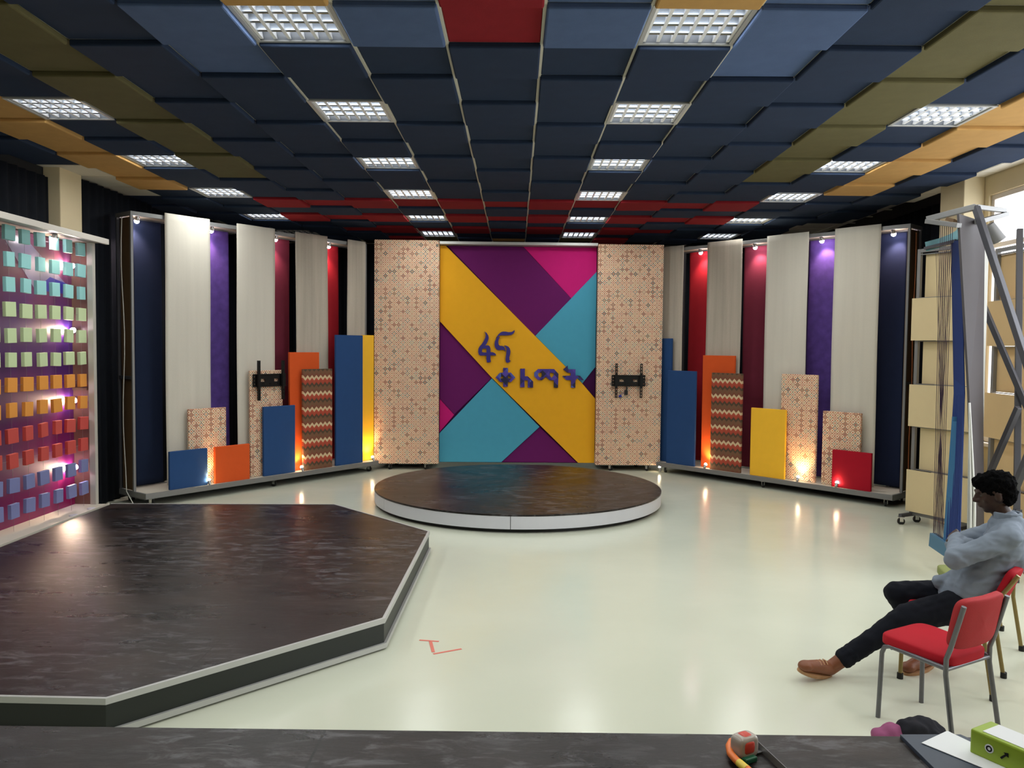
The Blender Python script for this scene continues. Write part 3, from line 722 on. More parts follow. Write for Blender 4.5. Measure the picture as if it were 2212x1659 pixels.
# lettering
def lt(px, py): s, z = SC.st(px, py, TA - .03); return (s, z)
def smooth_loop(p, it=2):
    for _ in range(it):
        q = []
        for i in range(len(p)):
            a, b = p[i], p[(i + 1) % len(p)]
            q += [(a[0] * .75 + b[0] * .25, a[1] * .75 + b[1] * .25), (a[0] * .25 + b[0] * .75, a[1] * .25 + b[1] * .75)]
        p = q
    return p
def letter(loops, off, scl, m, sm=0):
    loops = [[lt(off[0] + x / scl, off[1] + y / scl) for x, y in (smooth_loop(l, 1) if sm else l)] for l in loops]
    return MB().prism(loops, -.05, -.02, AX).build('letter', m, art)
def mat_facets():
    m = mat('letter_facets', (58, 44, 140), .4); nt = m.node_tree; N = nt.nodes; L = nt.links
    tc = N.new('ShaderNodeTexCoord'); s = N.new('ShaderNodeSeparateXYZ'); L.new(tc.outputs['Object'], s.inputs[0]); P = .12
    u = math_(N, L, 'FLOOR', math_(N, L, 'DIVIDE', math_(N, L, 'ADD', s.outputs['X'], s.outputs['Z']), P)); v = math_(N, L, 'FLOOR', math_(N, L, 'DIVIDE', math_(N, L, 'SUBTRACT', s.outputs['X'], s.outputs['Z']), P))
    w = math_(N, L, 'FLOOR', math_(N, L, 'DIVIDE', s.outputs['X'], P * 1.3))
    cv = N.new('ShaderNodeCombineXYZ'); L.new(u, cv.inputs[0]); L.new(v, cv.inputs[1]); L.new(w, cv.inputs[2])
    wn = N.new('ShaderNodeTexWhiteNoise'); wn.noise_dimensions = '3D'; L.new(cv.outputs[0], wn.inputs['Vector'])
    c = ramp_const(N, L, wn.outputs['Value'], [(0, (54, 38, 128)), (.3, (80, 60, 158)), (.45, (34, 26, 88)), (.6, (70, 88, 170)), (.72, (60, 42, 136)), (.9, (24, 20, 60))])
    L.new(c, N['Principled BSDF'].inputs['Base Color']); return m
m_facet = mat_facets()
o1 = (1020, 700)
letter([[(445, 265), (520, 320), (575, 410), (590, 510), (560, 610), (520, 700), (470, 765), (580, 765), (630, 800), (655, 900), (655, 1005), (740, 1010), (810, 1040), (855, 1090), (850, 1120), (655, 1125), (655, 1250), (670, 1350), (600, 1375), (530, 1370), (510, 1250), (510, 1125), (300, 1130), (240, 1090), (215, 1000), (225, 890), (270, 800), (350, 710), (420, 600), (470, 490), (485, 400), (470, 320)],
        [(360, 910), (400, 875), (500, 880), (515, 920), (510, 1020), (400, 1015), (345, 1000)]], o1, 16.59, m_letter)
na = [[(1515, 215), (1520, 270), (1480, 340), (1400, 390), (1270, 405), (1130, 405), (1010, 405), (930, 440), (855, 515), (880, 450), (950, 360), (1030, 295), (1100, 270), (1200, 270), (1300, 290), (1400, 285), (1460, 260)],
      [(990, 450), (950, 560), (935, 650), (950, 740), (990, 775), (1080, 785), (1140, 810), (1175, 880), (1190, 980), (1140, 925), (1060, 925), (960, 940), (880, 915), (820, 840), (800, 740), (815, 620), (860, 530), (920, 470)],
      [(1140, 765), (1220, 775), (1300, 810), (1350, 880), (1370, 980), (1360, 1090), (1330, 1200), (1335, 1290), (1380, 1320), (1330, 1365), (1270, 1390), (1215, 1370), (1195, 1280), (1205, 1150), (1225, 1050), (1225, 900), (1190, 820)]]
nb = MB()
for l in na: nb.prism([[lt(o1[0] + x / 16.59, o1[1] + y / 16.59) for x, y in l]], -.05, -.02, AX)
nb.build('letter', m_letter, art)
o2 = (1060, 780); k2 = 10.533
letter([[(285, 155), (392, 155), (392, 262), (460, 262), (560, 372), (460, 475), (390, 475), (385, 580), (285, 582), (285, 475), (210, 472), (112, 370), (210, 265), (285, 262)],
        [(205, 385), (270, 335), (284, 335), (284, 392), (210, 395)], [(393, 335), (410, 335), (465, 380), (465, 392), (393, 395)]], o2, k2, m_facet)
letter([[(672, 172), (778, 172), (775, 345), (845, 345), (965, 465), (965, 600), (845, 600), (843, 435), (768, 435), (768, 592), (672, 592)]], o2, k2, m_facet)
letter([[(1080, 180), (1440, 180), (1540, 290), (1530, 602), (1435, 600), (1435, 435), (1340, 435), (1252, 350), (1165, 435), (1075, 432), (990, 345), (990, 260)],
        [(1075, 285), (1100, 262), (1160, 265), (1165, 335), (1125, 380), (1078, 335)], [(1345, 285), (1360, 262), (1430, 268), (1440, 320), (1385, 380), (1345, 335)]], o2, k2, m_facet)
letter([[(1750, 95), (1755, 185), (1928, 185), (1928, 332), (2030, 332), (2118, 432), (2022, 428), (2015, 352), (1940, 418), (1925, 435), (1925, 602), (1825, 602), (1825, 432), (1725, 432), (1630, 345), (1640, 335), (1820, 332), (1820, 265), (1740, 262), (1650, 190)]], o2, k2, m_facet)
# washes on the artwork from lamps hidden under its top rail
for px, nm in ((930, 'lit spotlight on the top edge near the yellow corner'),):
    s, z = SC.st(px, 522, -.06)
    lamp('spotlight', nm, DG, SC.w(s + .1, .03, 3.575), (SC.n.x * .8 - .15, SC.n.y * .8, -1), 22, down, m_lampglow, 110)
s, z = SC.st(1416, 990, -.1)
lamp('uplight', 'small uplight at the outer foot of the window side diamond print wall', UG, SC.w(x3 - .02, -.09, .06), (-.15, .35, 1), 6, up_c, m_lampwarm, 100, .02)

# ------------------------------------------------------------------ round stage
RC = Vector((.035, 10.34)); RR = 1.83
root = thing('round_stage', 'low round black stage with a white rim before the lettered backdrop', 'stage', (RC.x, RC.y, 0))
def disc(r, n=120): return [(r * cos(2 * pi * i / n), r * sin(2 * pi * i / n)) for i in range(n)]
MB().prism(disc(RR), .185, .205).build('stage_top', m_stage, root, bevel=.002)
MB().prism(disc(RR - .06), .0, .045).build('plinth', m_kick, root)
for i, (a, b) in enumerate(((-150, -92.5), (-92.5, -10), (-10, 95), (95, 210))):
    n = 40; P = []
    for k in range(n + 1):
        t = radians(a + .1 + (b - a - .2) * k / n); P.append((RR - .004, t))
    outer = [(r_ * cos(t), r_ * sin(t)) for r_, t in P]; inner = [((r_ - .014) * cos(t), (r_ - .014) * sin(t)) for r_, t in P][::-1]
    MB().prism([outer + inner], .045, .184).build('rim_panel', m_white, root)

# ------------------------------------------------------------------ corner platform
ZP = .205
ptsP = [(-.84, 7.69), (-.865, 5.21), (-2.06, 3.98), (-3.9, 4.02), (-4.49, 4.6), (-4.49, 8.86), (-2.03, 8.95)]
root = thing('corner_platform', 'large black plywood platform with clipped corners and aluminium edge trims', 'platform', (0, 0, 0))
MB().prism([ptsP[::-1]], .02, ZP - .0).build('deck', m_stage, root)
def offset_poly(P, d):
    out = []; n = len(P); cen = Vector((sum(p[0] for p in P) / n, sum(p[1] for p in P) / n))
    for i in range(n):
        p0, p1, p2 = Vector(P[i - 1]), Vector(P[i]), Vector(P[(i + 1) % n])
        d1 = (p1 - p0).normalized(); d2 = (p2 - p1).normalized()
        n1 = Vector((-d1.y, d1.x)); n2 = Vector((-d2.y, d2.x))
        if n1.dot(p1 - cen) < 0: n1, n2 = -n1, -n2
        m_ = (n1 + n2).normalized(); out.append(tuple(p1 + m_ * d / max(.3, m_.dot(n1))))
    return out
P1 = offset_poly(ptsP, .012); P2 = offset_poly(ptsP, .02)
for i in range(5):
    j = (i + 1) % len(ptsP)
    if i == 4: continue
    a, b, c, d = ptsP[i], ptsP[j], P1[j], P1[i]; MB().prism([[a, b, c, d]], .045, ZP - .03).build('fascia_board', m_fascia, root)
for i in range(7):
    j = (i + 1) % 7
    a, b, c, d = ptsP[i], ptsP[j], P2[j], P2[i]
    if i not in (4,):
        MB().prism([[a, b, c, d]], ZP - .03, ZP + .003).build('edge_trim', m_trim, root)
        e, f = offset_poly(ptsP, .03)[j], offset_poly(ptsP, .03)[i]
        MB().prism([[a, b, e, f]], .012, .045).build('edge_trim', m_trim, root)

# ------------------------------------------------------------------ block screen on the side
m_block = {k: mat('foam_' + k.replace(' ', '_'), c, .8, bump=.1, bscale=100) for k, c in {'pale aqua': (150, 208, 208), 'pale green': (198, 216, 168), 'orange': (226, 150, 62), 'coral red': (196, 74, 66), 'lavender blue': (122, 128, 176)}.items()}
def mat_print():
    m = mat('printed_backing', (110, 30, 100), .3, spec=.55); nt = m.node_tree; N = nt.nodes; L = nt.links; b = N['Principled BSDF']
    tc = N.new('ShaderNodeTexCoord'); s = N.new('ShaderNodeSeparateXYZ'); L.new(tc.outputs['Object'], s.inputs[0])
    n = N.new('ShaderNodeTexNoise'); n.inputs['Scale'].default_value = 1.3; n.inputs['Detail'].default_value = 3; L.new(tc.outputs['Object'], n.inputs[0])
    f = math_(N, L, 'ADD', math_(N, L, 'MULTIPLY', s.outputs['Z'], .28), math_(N, L, 'MULTIPLY', n.outputs['Fac'], .45))
    r = N.new('ShaderNodeValToRGB'); cr = r.color_ramp; cr.elements[0].position = .25; cr.elements[0].color = (*lin((140, 18, 84)), 1); cr.elements[1].position = .95; cr.elements[1].color = (*lin((104, 52, 84)), 1)
    for p, c in ((.45, (104, 24, 88)), (.62, (74, 26, 92)), (.78, (64, 34, 108))): e = cr.elements.new(p); e.color = (*lin(c), 1)
    L.new(f, r.inputs[0]); L.new(r.outputs[0], b.inputs['Base Color']); return m
m_print = mat_print()
XB, YE = -4.90, 8.86
root = thing('block_screen', 'tall shadow box with a purple printed back, white canopy and hung foam blocks', 'display screen', (0, 0, 0))
ZT = 3.09
MB().box(XB - .04, XB, 5.2, YE, .16, ZT).build('printed_back', m_print, root)
MB().box(XB, -4.72, YE, YE + .02, .2, ZT).build('return_panel', mat('return_brown', (118, 88, 78), .25, var=.15, vscale=2), root)
MB().box(-4.72, -4.655, YE - .02, YE + .04, .2, ZT).build('end_post', m_post, root, bevel=.003)
MB().box(XB, -4.535, 5.2, YE + .02, .16, .2).box(-4.535, -4.525, 4.62, YE + .02, .16, .212).build('bottom_ledge', m_tray, root)
MB().box(XB - .05, -4.56, 5.2, YE + .12, ZT + .012, ZT + .05).box(-4.58, -4.54, 5.2, YE + .12, ZT - .005, ZT + .055).build('canopy', m_canopy, root, bevel=.003)
MB().box(-4.90, -4.74, YE - .02, YE - .0, 1.47, 1.5).build('shelf_lip', m_brownply, root)
XM = Matrix(((0, 0, 1, 0), (1, 0, 0, 0), (0, 1, 0, 0), (0, 0, 0, 1)))
MB().prism([[(7.72, 2.97), (8.06, 3.02), (8.80, 2.60), (8.18, 2.53)]], XB, XB + .002, XM).build('slanted_stripe', mat('stripe_grey_lilac', (128, 120, 150), .3, var=.1), root)  # thin slanted colour shapes laid flat on the purple back
MB().prism([[(8.18, 2.53), (8.45, 2.68), (8.855, 2.62), (8.855, 2.52)]], XB, XB + .003, XM).build('slanted_stripe', mat('stripe_blue', (50, 50, 140), .3), root)
wires = MB(); BX = -4.76; rows_z = [3.01 - .237 * i for i in range(12)]; cols_y = [8.755 - .247 * i for i in range(8)]
for y in cols_y: wires.tube([(BX + .015, y, .2), (BX + .015, y, ZT)], .0012, 4)
for z in rows_z[::3]: wires.tube([(BX + .015, 6.9, z), (BX + .015, YE, z)], .0012, 4)
wires.build('hanging_wire', m_steel, root)
bnames = ['pale aqua'] * 3 + ['pale green'] * 3 + ['orange'] * 2 + ['coral red'] * 2 + ['lavender blue'] * 2
bproto = {}
for i, z in enumerate(rows_z):
    for j, y in enumerate(cols_y):
        k = bnames[i]
        if k not in bproto: o = bproto[k] = MB().box(0, .036, -.069, .069, -.069, .069).build('foam_block', m_block[k], bevel=.003)
        else: o = bproto[k].copy(); C.objects.link(o)
        o.location = (BX, y + rnd.uniform(-.006, .006), z + rnd.uniform(-.006, .006)); o.rotation_euler = (rnd.uniform(-.05, .05), 0, rnd.uniform(-.13, .10))
        tag(o, '%s foam block, %s row down, %s column from the white post' % (k, ORD[i], ORD[j]), 'foam block', 'foam blocks hung on wires')
BG = 'lamps of the block screen'
for px, py, nm in ((150, 583, 'top'), (154, 722, 'upper middle'), (155, 875, 'lower middle'), (158, 1021, 'bottom')):
    z = 2 + (748 - py) / 1737 * 8.75
    lamp('spotlight', 'lit spotlight on the brown return of the block screen, %s of four' % nm, BG, (XB + .055, YE - .06, z), (-.12, -1, 0), 30, (1, .70, .46), m_lampglow, 125, .03)
p = aty(125, 506, 8.25)
lamp('spotlight', 'lit spotlight beneath the canopy of the block screen', BG, (-4.70, 8.2, ZT - .025), (-.2, .0, -1), 14, (1, .82, .6), m_lampglow, 110, .03)
for i, y in enumerate((8.25, 8.6)):
    lampd = tag(MB().tube([(0, 0, 0), (0, 0, .012)], [.045, .04], 20).build('cap_disc', m_white), 'small white plastic disc on the cream ledge, %s the white post' % ('away from' if i == 0 else 'near'), 'disc', 'white discs on the ledge')
    lampd.location = (-4.58, y, .2)

# ------------------------------------------------------------------ slatted screens on the window side
def mat_panelwood(name, c):
    m = mat(name, c, .7, var=.12, vscale=2.5); return m
m_boards = mat_panelwood('raw_cream_board', (212, 192, 150)); m_boards2 = mat_panelwood('backlit_tan_board', (200, 170, 124))  # the tan has the window's warm backlight mixed into its colour
def slat_screen(P, Q, label, ztop, n, m, stagger=.08, first=0, casters=True):
    P, Q = Vector(P), Vector(Q); d = (Q - P); L = d.length; rz = math.atan2(d.y, d.x)
    r = thing('slat_screen', label, 'slatted screen', (P.x, P.y, 0), rz, 'wheeled slatted screens')
    MB().box(0, .04, -.02, .02, .1, ztop).box(L - .04, L, -.02, .02, .1, ztop).box(.04, L - .04, -.02, .02, ztop - .04, ztop).box(.04, L - .04, -.02, .02, .1, .14).build('frame', m_steel, r, bevel=.002)
    MB().box(0, .04, -.20, .12, .085, .12).box(L - .04, L, -.20, .12, .085, .12).build('foot', m_darksteel, r)
    h = (ztop - .2) / n
    for i in range(n):
        z0 = .14 + h * i + .004; off = -.06 if (i + first) % 2 == 0 else .02
        a = .0 if (i + first) % 2 == 0 else stagger
        MB().box(a - .02 if a == 0 else a, L + (.02 if a == 0 or stagger < .01 else -.05), off, off + .012, z0, z0 + h - .012).build('board', m, r)
        MB().box(.04, L - .04, -.018, .018, z0 + h - .012, z0 + h - .002).build('crossbar', m_steel, r)
    if casters:
        for x in (.02, L - .02):
            for y in (-.18, .09): caster(r, (x, y, -.004), rz + .5)
    return r
slat_screen((4.59, 9.28), (4.93, 8.62), 'slatted screen of cream boards in a grey frame beside the banner stand', 3.15, 6, m_boards)
slat_screen((5.0, 8.46), (5.0, 6.9), 'slatted screen of backlit tan boards standing before the bright window', 3.06, 6, m_boards2, .001)

# ------------------------------------------------------------------ string loom prop
m_lightblue = mat('light_blue_paint', (120, 170, 180), .5); m_boxblue = mat('blue_grey_paint', (70, 112, 140), .5); m_thread = mat('blue_thread', (24, 50, 112), .7); m_thread2 = mat('pale_blue_thread', (50, 104, 146), .7)
m_string = mat('dark_string', (60, 40, 60), .7); m_greypanel = mat('grey_board', (76, 72, 75), .6, var=.05); m_whitecloth = fabric('white_cloth', (220, 220, 215), .04)
root = thing('string_loom', 'tall loom of blue threads and dark strings on a grey steel frame before the window', 'loom', (0, 0, 0))
Y1, Y2 = 7.3, 7.1
def A_(px, py, y): return aty(px, py, y)
MB().bar(A_(2003, 474, Y1), A_(2108, 447, 7.0), .05, .05).bar(A_(2003, 478, Y1), A_(2072, 487, 6.9), .05, .04).bar(A_(2108, 447, 7.0), A_(2170, 455, 7.5), .04, .04).bar(A_(2110, 480, 7.0), A_(2175, 462, 7.5), .04, .04).build('top_frame', m_steel, root, bevel=.003)
pts = [A_(x, y, yy) for x, y, yy in ((2000, 533, 7.4), (2030, 525, 7.3), (2052, 517, 7.2), (2068, 508, 7.1), (2074, 497, 7.05), (2071, 488, 7.0), (2060, 482, 7.0), (2045, 478, 7.05))]
cb_ = MB()
for a, b in list(zip(pts[:-1], pts[1:]))[:4]: cb_.bar(a, b + (b - a) * .1, .012, .085)
cb_.build('curved_fascia', m_lightblue, root)
cb_ = MB()
for a, b in list(zip(pts[:-1], pts[1:]))[4:]: cb_.bar(a + Vector((0, 0, .02)), b + Vector((0, 0, .02)) + (b - a) * .1, .012, .03)
cb_.build('curved_rail', m_brownply, root)
MB().bar(A_(2000, 537, 7.4), A_(2068, 520, 7.1), .05, .025).build('thread_rail', m_darksteel, root)
c1, c2 = A_(2014, 1165, Y1), A_(2074, 1205, 6.85); dz = Vector((0, 0, .0))
MB().bar(c1, c2, .06, .125).build('bottom_box', m_boxblue, root, bevel=.003)
st = MB()
for i in range(7):
    t = i / 6; top = A_(2032 + 26 * t, 485, 7.1); f0 = i * .055 + .03; bot = c1.lerp(c2, f0) + Vector((0, 0, .05)); st.tube([top, bot], .0026, 5)
for i in range(9):
    t = i / 8; top = A_(2022 + 36 * t, 540, 7.2); bot = c1.lerp(c2, .04 + .38 * (1 - t)) + Vector((0, 0, .05)); st.tube([top, bot], .0018, 5)
sto = st.build('string', m_string, root); sto['kind'] = 'stuff'
th = MB(); th2 = MB(); rr_ = random.Random(5)
for i in range(34):
    t = i / 33; top = A_(2056 + 20 * t, 520, 7.15 - .15 * t); mid = A_(2062 + 21 * t, 850, 7.1 - .1 * t); bot = c1.lerp(c2, .47 + .45 * t) + Vector((rr_.uniform(-.01, .01), 0, .05)); th.tube([top, mid, bot], .0075, 6)
for i in range(20):
    t = i / 19; mid = A_(2058 + 8 * t, 900, 7.05); bot = c1.lerp(c2, .40 + .3 * t) + Vector((0, -.01, .05)); th2.tube([mid, bot], .006, 5)
a = th.build('thread_curtain', m_thread, root); a['kind'] = 'stuff'; a = th2.build('thread_curtain', m_thread2, root); a['kind'] = 'stuff'
gp = [A_(2072, 462, 6.9), A_(2128, 480, 7.15), A_(2124, 820, 7.15), A_(2126, 1158, 7.15), A_(2104, 1158, 6.95), A_(2094, 850, 6.95)]
def slab(pts, th, name, m, parent):
    n = len(pts); nn = (pts[1] - pts[0]).cross(pts[2] - pts[0]).normalized() * th
    vs = list(pts) + [p + nn for p in pts]; fs = [tuple(range(n)), tuple(range(n, 2 * n))[::-1]] + [(i, (i + 1) % n, (i + 1) % n + n, i + n) for i in range(n)]
    return MB().add(vs, fs).build(name, m, parent)
slab(gp, .02, 'grey_panel', m_greypanel, root)
slab([A_(2126, 520, 7.2), A_(2136, 545, 7.2), A_(2128, 800, 7.2), A_(2122, 1000, 7.2), A_(2120, 900, 7.2)], .01, 'white_edge', m_whitecloth, root)
cl = MB(); vs = []; fs = []
for j in range(14):
    t = j / 13; py = 870 + 310 * t
    for i in range(9):
        u = i / 8; px = (2093 - 5 * t) + u * (2 + 16 * min(1, t * 1.4)); vs.append(A_(px, py, 6.95 + .02 * sin(u * 12)))
for j in range(13):
    for i in range(8): a = j * 9 + i; fs.append((a, a + 1, a + 10, a + 9))
o = cl.add(vs, fs, True).build('white_cloth', m_whitecloth, root, fixn=False); s_ = o.modifiers.new('s', 'SOLIDIFY'); s_.thickness = .006
tr = MB()
for a, b, ya, yb, w_ in (((2108, 447), (2240, 850), 7.0, 6.4, .05), ((2120, 650), (2240, 930), 7.3, 6.9, .045), ((2100, 1110), (2200, 880), 7.4, 6.9, .045), ((2203, 495), (2196, 1120), 7.3, 6.9, .05), ((2182, 1080), (2240, 940), 6.6, 6.3, .05)):
    tr.bar(A_(*a, ya), A_(*b, yb), w_, w_)
tr.build('truss', m_darksteel, root, bevel=.003)
MB().tube([A_(2046, 1180, 7.1), Vector((A_(2046, 1180, 7.1).x, A_(2046, 1180, 7.1).y, 0))], .008, 8).build('leg', m_darksteel, root)
MB().tube([A_(2054, 1180, 7.05), Vector((A_(2054, 1180, 7.05).x, A_(2054, 1180, 7.05).y, 0))], .008, 8).build('leg', m_darksteel, root)
p = A_(2198, 1100, 6.9); MB().bar(p, (p.x, p.y, 0), .05, .05).build('leg', m_darksteel, root)
p = A_(2100, 1110, 7.4); MB().bar(p, (p.x, p.y, 0), .045, .045).build('leg', m_darksteel, root)
p = A_(2145, 500, 7.3)
MB().tube([p + Vector((-.04, 0, .06)), p + Vector((.06, 0, -.08))], [.045, .06], 16).build('flood_lamp', m_steel, root)

# ------------------------------------------------------------------ chairs
m_redseat = fabric('red_upholstery', (176, 28, 42), .1, .7); m_redback = fabric('red_back', (172, 52, 56), .1, .7)
m_greytube = mat('worn_grey_tube', (112, 112, 116), .4, .6, var=.15, vscale=30); m_goldtube = mat('olive_gold_tube', (142, 124, 76), .4, .5); m_oliveseat = fabric('olive_seat', (134, 142, 88), .1, .7)
def cushion(name, m, parent, w, l, h, loc, rot=(0, 0, 0), taper=.0, curve=0):
    mb = MB().ell((0, 0, 0), (w / 2, l / 2, h / 2), n=56, m=20, pw=.32)
    mb.v = [(x * (1 + taper * y / l * 2), y, z + curve * (x / w * 2) ** 2) for x, y, z in mb.v]
    ob = mb.build(name, m, parent); ob.location = loc; ob.rotation_euler = rot; return ob
def chair(label, loc, rz, tube, seatm, backm, tips=None, group='stacking chairs', wf=.34, wb=.38, d=.40, seat_z=.43, H=.76, r=.0125, lean=.05):
    root = thing('stacking_chair', label, 'chair', loc, rz, group)   # local +y is the front
    hf, hb = wf / 2 + .01, wb / 2
    for sx in (-1, 1):
        a = [(sx * hf * 1.06, d / 2, 0), (sx * hf, d / 2 - .005, seat_z - .07), (sx * hf, d / 2 - .02, seat_z - .035), (sx * hf, d / 2 - .05, seat_z - .022), (sx * hb * .98, -d / 2 + .03, seat_z - .03)]
        MB().tube(a, r, 10).build('leg', tube, root)
        b = [(sx * hb * 1.05, -d / 2 - .03, 0), (sx * hb, -d / 2 + .03, seat_z - .06), (sx * hb, -d / 2 + .03, seat_z + .02), (sx * hb, -d / 2 + .01, seat_z + .08), (sx * hb * .99, -d / 2 - lean, H - .02)]
        MB().tube(b, r, 10).build('leg', tube, root)
        if tips:
            for q in (a[0], b[0]): MB().tube([(q[0], q[1], 0), (q[0] * .99, q[1], .035)], r + .006, 10).build('rubber_tip', m_rubber, root)
    MB().tube([(-hf, d / 2 - .06, seat_z - .03), (hf, d / 2 - .06, seat_z - .03)], r * .8, 8).tube([(-hb, -d / 2 + .03, seat_z - .035), (hb, -d / 2 + .03, seat_z - .035)], r * .8, 8).build('seat_rail', tube, root)
    cushion('seat', seatm, root, .37, .40, .07, (0, .02, seat_z), (radians(2), 0, 0), .05)
    cushion('backrest', backm, root, wb + .0, .27, .05, (0, -d / 2 + .01 - lean * .6, H - .13), (radians(94) + lean * 2.4, 0, 0), 0, -.025)
    return root
def ang(f): return math.atan2(f[1], f[0]) - pi / 2
fa = Vector((-.5, .87)); cA = Vector((2.255, 4.225))
chair('worn red chair with grey tube legs, empty, beside the seated man', (cA.x, cA.y, 0), ang(fa), m_greytube, m_redseat, m_redback)
fb = Vector((-.38, .30)); cB = Vector((2.67, 4.85))
chair('red chair with olive gold legs under the seated man', (cB.x, cB.y, 0), ang(fb), m_goldtube, m_redseat, m_redseat, True, wf=.38, wb=.40, d=.46, lean=.13)
chair('olive seated chair beyond the man', (3.22, 5.55, 0), ang((-.4, .1)), m_goldtube, m_oliveseat, m_oliveseat, True, seat_z=.42)
# aluminium trestle at the frame edge
root = thing('folding_trestle', 'low aluminium folding trestle behind the chairs at the window side', 'trestle', (3.25, 4.72, 0), .3)
for a, b in (((-.22, -.1, .52), (.75, .05, .56)), ((-.05, .25, .66), (.75, .3, .70))): MB().bar(a, b, .035, .03).build('rail', m_chrome, root)
for a, b in (((.0, -.06, .52), (.2, .35, 0)), ((.0, .28, .66), (.25, -.15, 0)), ((.7, .05, .55), (.6, .4, 0)), ((.7, .3, .69), (.62, -.1, 0))): MB().bar(a, b, .025, .025).build('leg', m_chrome, root)

# ------------------------------------------------------------------ the seated man
m_skin = mat('dark_brown_skin', (58, 38, 30), .5, spec=.35, bump=.05, bscale=150, var=.08, vscale=20)
m_hair = mat('black_curly_hair', (9, 9, 10), 1, spec=.05, bump=1.0, bscale=90); m_shirt = mat('grey_blue_shirt', (126, 136, 150), .85, spec=.2, bump=.05, bscale=300, var=.07, vscale=9)
m_jeans = fabric('dark_trousers', (24, 26, 34), .12); m_shoe = mat('tan_leather', (128, 74, 46), .5, var=.15, vscale=15, bump=.1, bscale=60); m_sole = mat('gum_sole', (176, 132, 92), .6); m_lace = mat('lace_tan', (190, 150, 110), .7)
man = thing('person', 'man in grey shirt and dark trousers sitting back in a chair with arms crossed', 'person', (2.67, 4.85, 0))
man_off = Vector((2.67, 4.85, 0))
def R(*p): return Vector(p) - man_off
f = Vector((-.79, .61, 0)); nn_ = Vector((-.61, -.79, 0))   # facing; towards the viewer's side
hc = Vector((2.845, 4.755, 1.155))                            # head centre
hf_ = (Vector((-.93, .30, -.24))).normalized(); hl = hf_.cross(Vector((0, 0, 1))).normalized() * -1; hu = hf_.cross(hl).normalized()
if hu.z < 0: hu = -hu
HM = Matrix((( hf_.x, hl.x, hu.x), (hf_.y, hl.y, hu.y), (hf_.z, hl.z, hu.z)))
def hp(x, y, z): return hc - man_off + HM @ Vector((x, y, z))
b = MB()
b.ell(hp(-.01, 0, .02), (.096, .076, .098), HM); b.ell(hp(.025, 0, -.035), (.066, .058, .078), HM); b.ell(hp(.05, 0, -.085), (.03, .028, .024), HM)   # skull, face, chin
b.cap(hp(.0, 0, -.05), R(2.905, 4.73, 1.0), .050, .056); b.ell(hp(.085, 0, .03), (.014, .045, .012), HM)   # neck, brow
b.cap(hp(.088, 0, .018), hp(.108, 0, -.022), .009, .014); b.ell(hp(.098, .012, -.026), (.012, .009, .009), HM); b.ell(hp(.098, -.012, -.026), (.012, .009, .009), HM)   # nose
b.ell(hp(.088, 0, -.050), (.014, .026, .007), HM); b.ell(hp(.085, 0, -.062), (.014, .022, .008), HM)       # lips
for sy in (-1, 1): b.ell(hp(-.005, sy * .077, -.012), (.018, .008, .030), HM); b.ell(hp(.055, sy * .04, -.02), (.02, .018, .022), HM)   # ears, cheeks
b.cap(R(2.905, 4.73, 1.0), R(2.90, 4.72, .80), .06, .10); b.cap(R(2.90, 4.72, .80), R(2.74, 4.78, .55), .10, .11)
nS, nE, nWr = R(2.825, 4.565, .93), R(2.545, 4.60, .80), R(2.665, 4.815, .868); fS, fE, fWr = R(3.01, 4.85, .93), R(2.74, 4.96, .80), R(2.70, 4.74, .85)
b.cap(R(2.91, 4.71, .93), nS, .07, .052); b.cap(nS, nE, .046, .038); b.cap(nE, nWr, .036, .024); b.cap(R(2.91, 4.71, .93), fS, .07, .052); b.cap(fS, fE, .046, .038); b.cap(fE, fWr, .036, .024)
def hand(w, d, up, side):      # palm with four fingers and a thumb, curled over the arm they rest on
    d = d.normalized(); up = up.normalized(); lat = d.cross(up).normalized() * side
    pc = w + d * .045; b.cap(w, w + d * .03, .023, .026)
    for k in (-1.3, -.45, .45, 1.3): b.cap(w + d * .02 + lat * k * .010, w + d * .08 + lat * k * .019, .014, .012, 8)
    for k, ln in ((-1.5, .030), (-.5, .036), (.5, .038), (1.5, .032)):
        q = w + d * .085 + lat * k * .019; q1 = q + d * ln - up * .006; q2 = q1 + d * ln * .5 - up * .018; q3 = q2 + d * ln * .25 - up * .018
        b.cap(q, q1, .0095, .009, 8); b.cap(q1, q2, .009, .0085, 8); b.cap(q2, q3, .0085, .0075, 8)
    t0 = w + d * .03 - lat * .028; t1 = t0 + d * .028 - lat * .022; t2 = t1 + d * .024 - lat * .004 - up * .006
    b.cap(t0, t1, .012, .0105, 8); b.cap(t1, t2, .0105, .009, 8)
hand(nWr, Vector((.25, .85, .08)), Vector((-.75, 0, .65)), 1)
hand(fWr, Vector((.75, -.35, .05)), Vector((-.6, -.3, .7)), -1)
hipN, kneeN, ankN = R(2.70, 4.71, .505), R(2.355, 4.75, .405), R(2.00, 4.82, .115)
hipF, kneeF, ankF = R(2.80, 4.87, .505), R(2.40, 5.0, .475), R(2.625, 5.0, .13)
for h_, k_, a_ in ((hipN, kneeN, ankN), (hipF, kneeF, ankF)): b.cap(h_, k_, .07, .05); b.cap(k_, a_, .048, .034)
heelN, toeN = R(1.935, 4.835, .055), R(1.76, 4.74, .095); heelF, toeF = R(2.62, 4.995, .06), R(2.45, 4.90, .045)
b.cap(ankN, heelN, .030, .028); b.cap(heelN, toeN, .028, .02); b.cap(ankF, heelF, .030, .028); b.cap(heelF, toeF, .028, .02)
blob('body', m_skin, b, man, .0065, 2)
for sy in (-1, 1):
    MB().ell(hp(.074, sy * .026, .003), (.009, .009, .005), HM, 12, 8).build('eye', mat('eye_white', (70, 60, 54), .4), man)
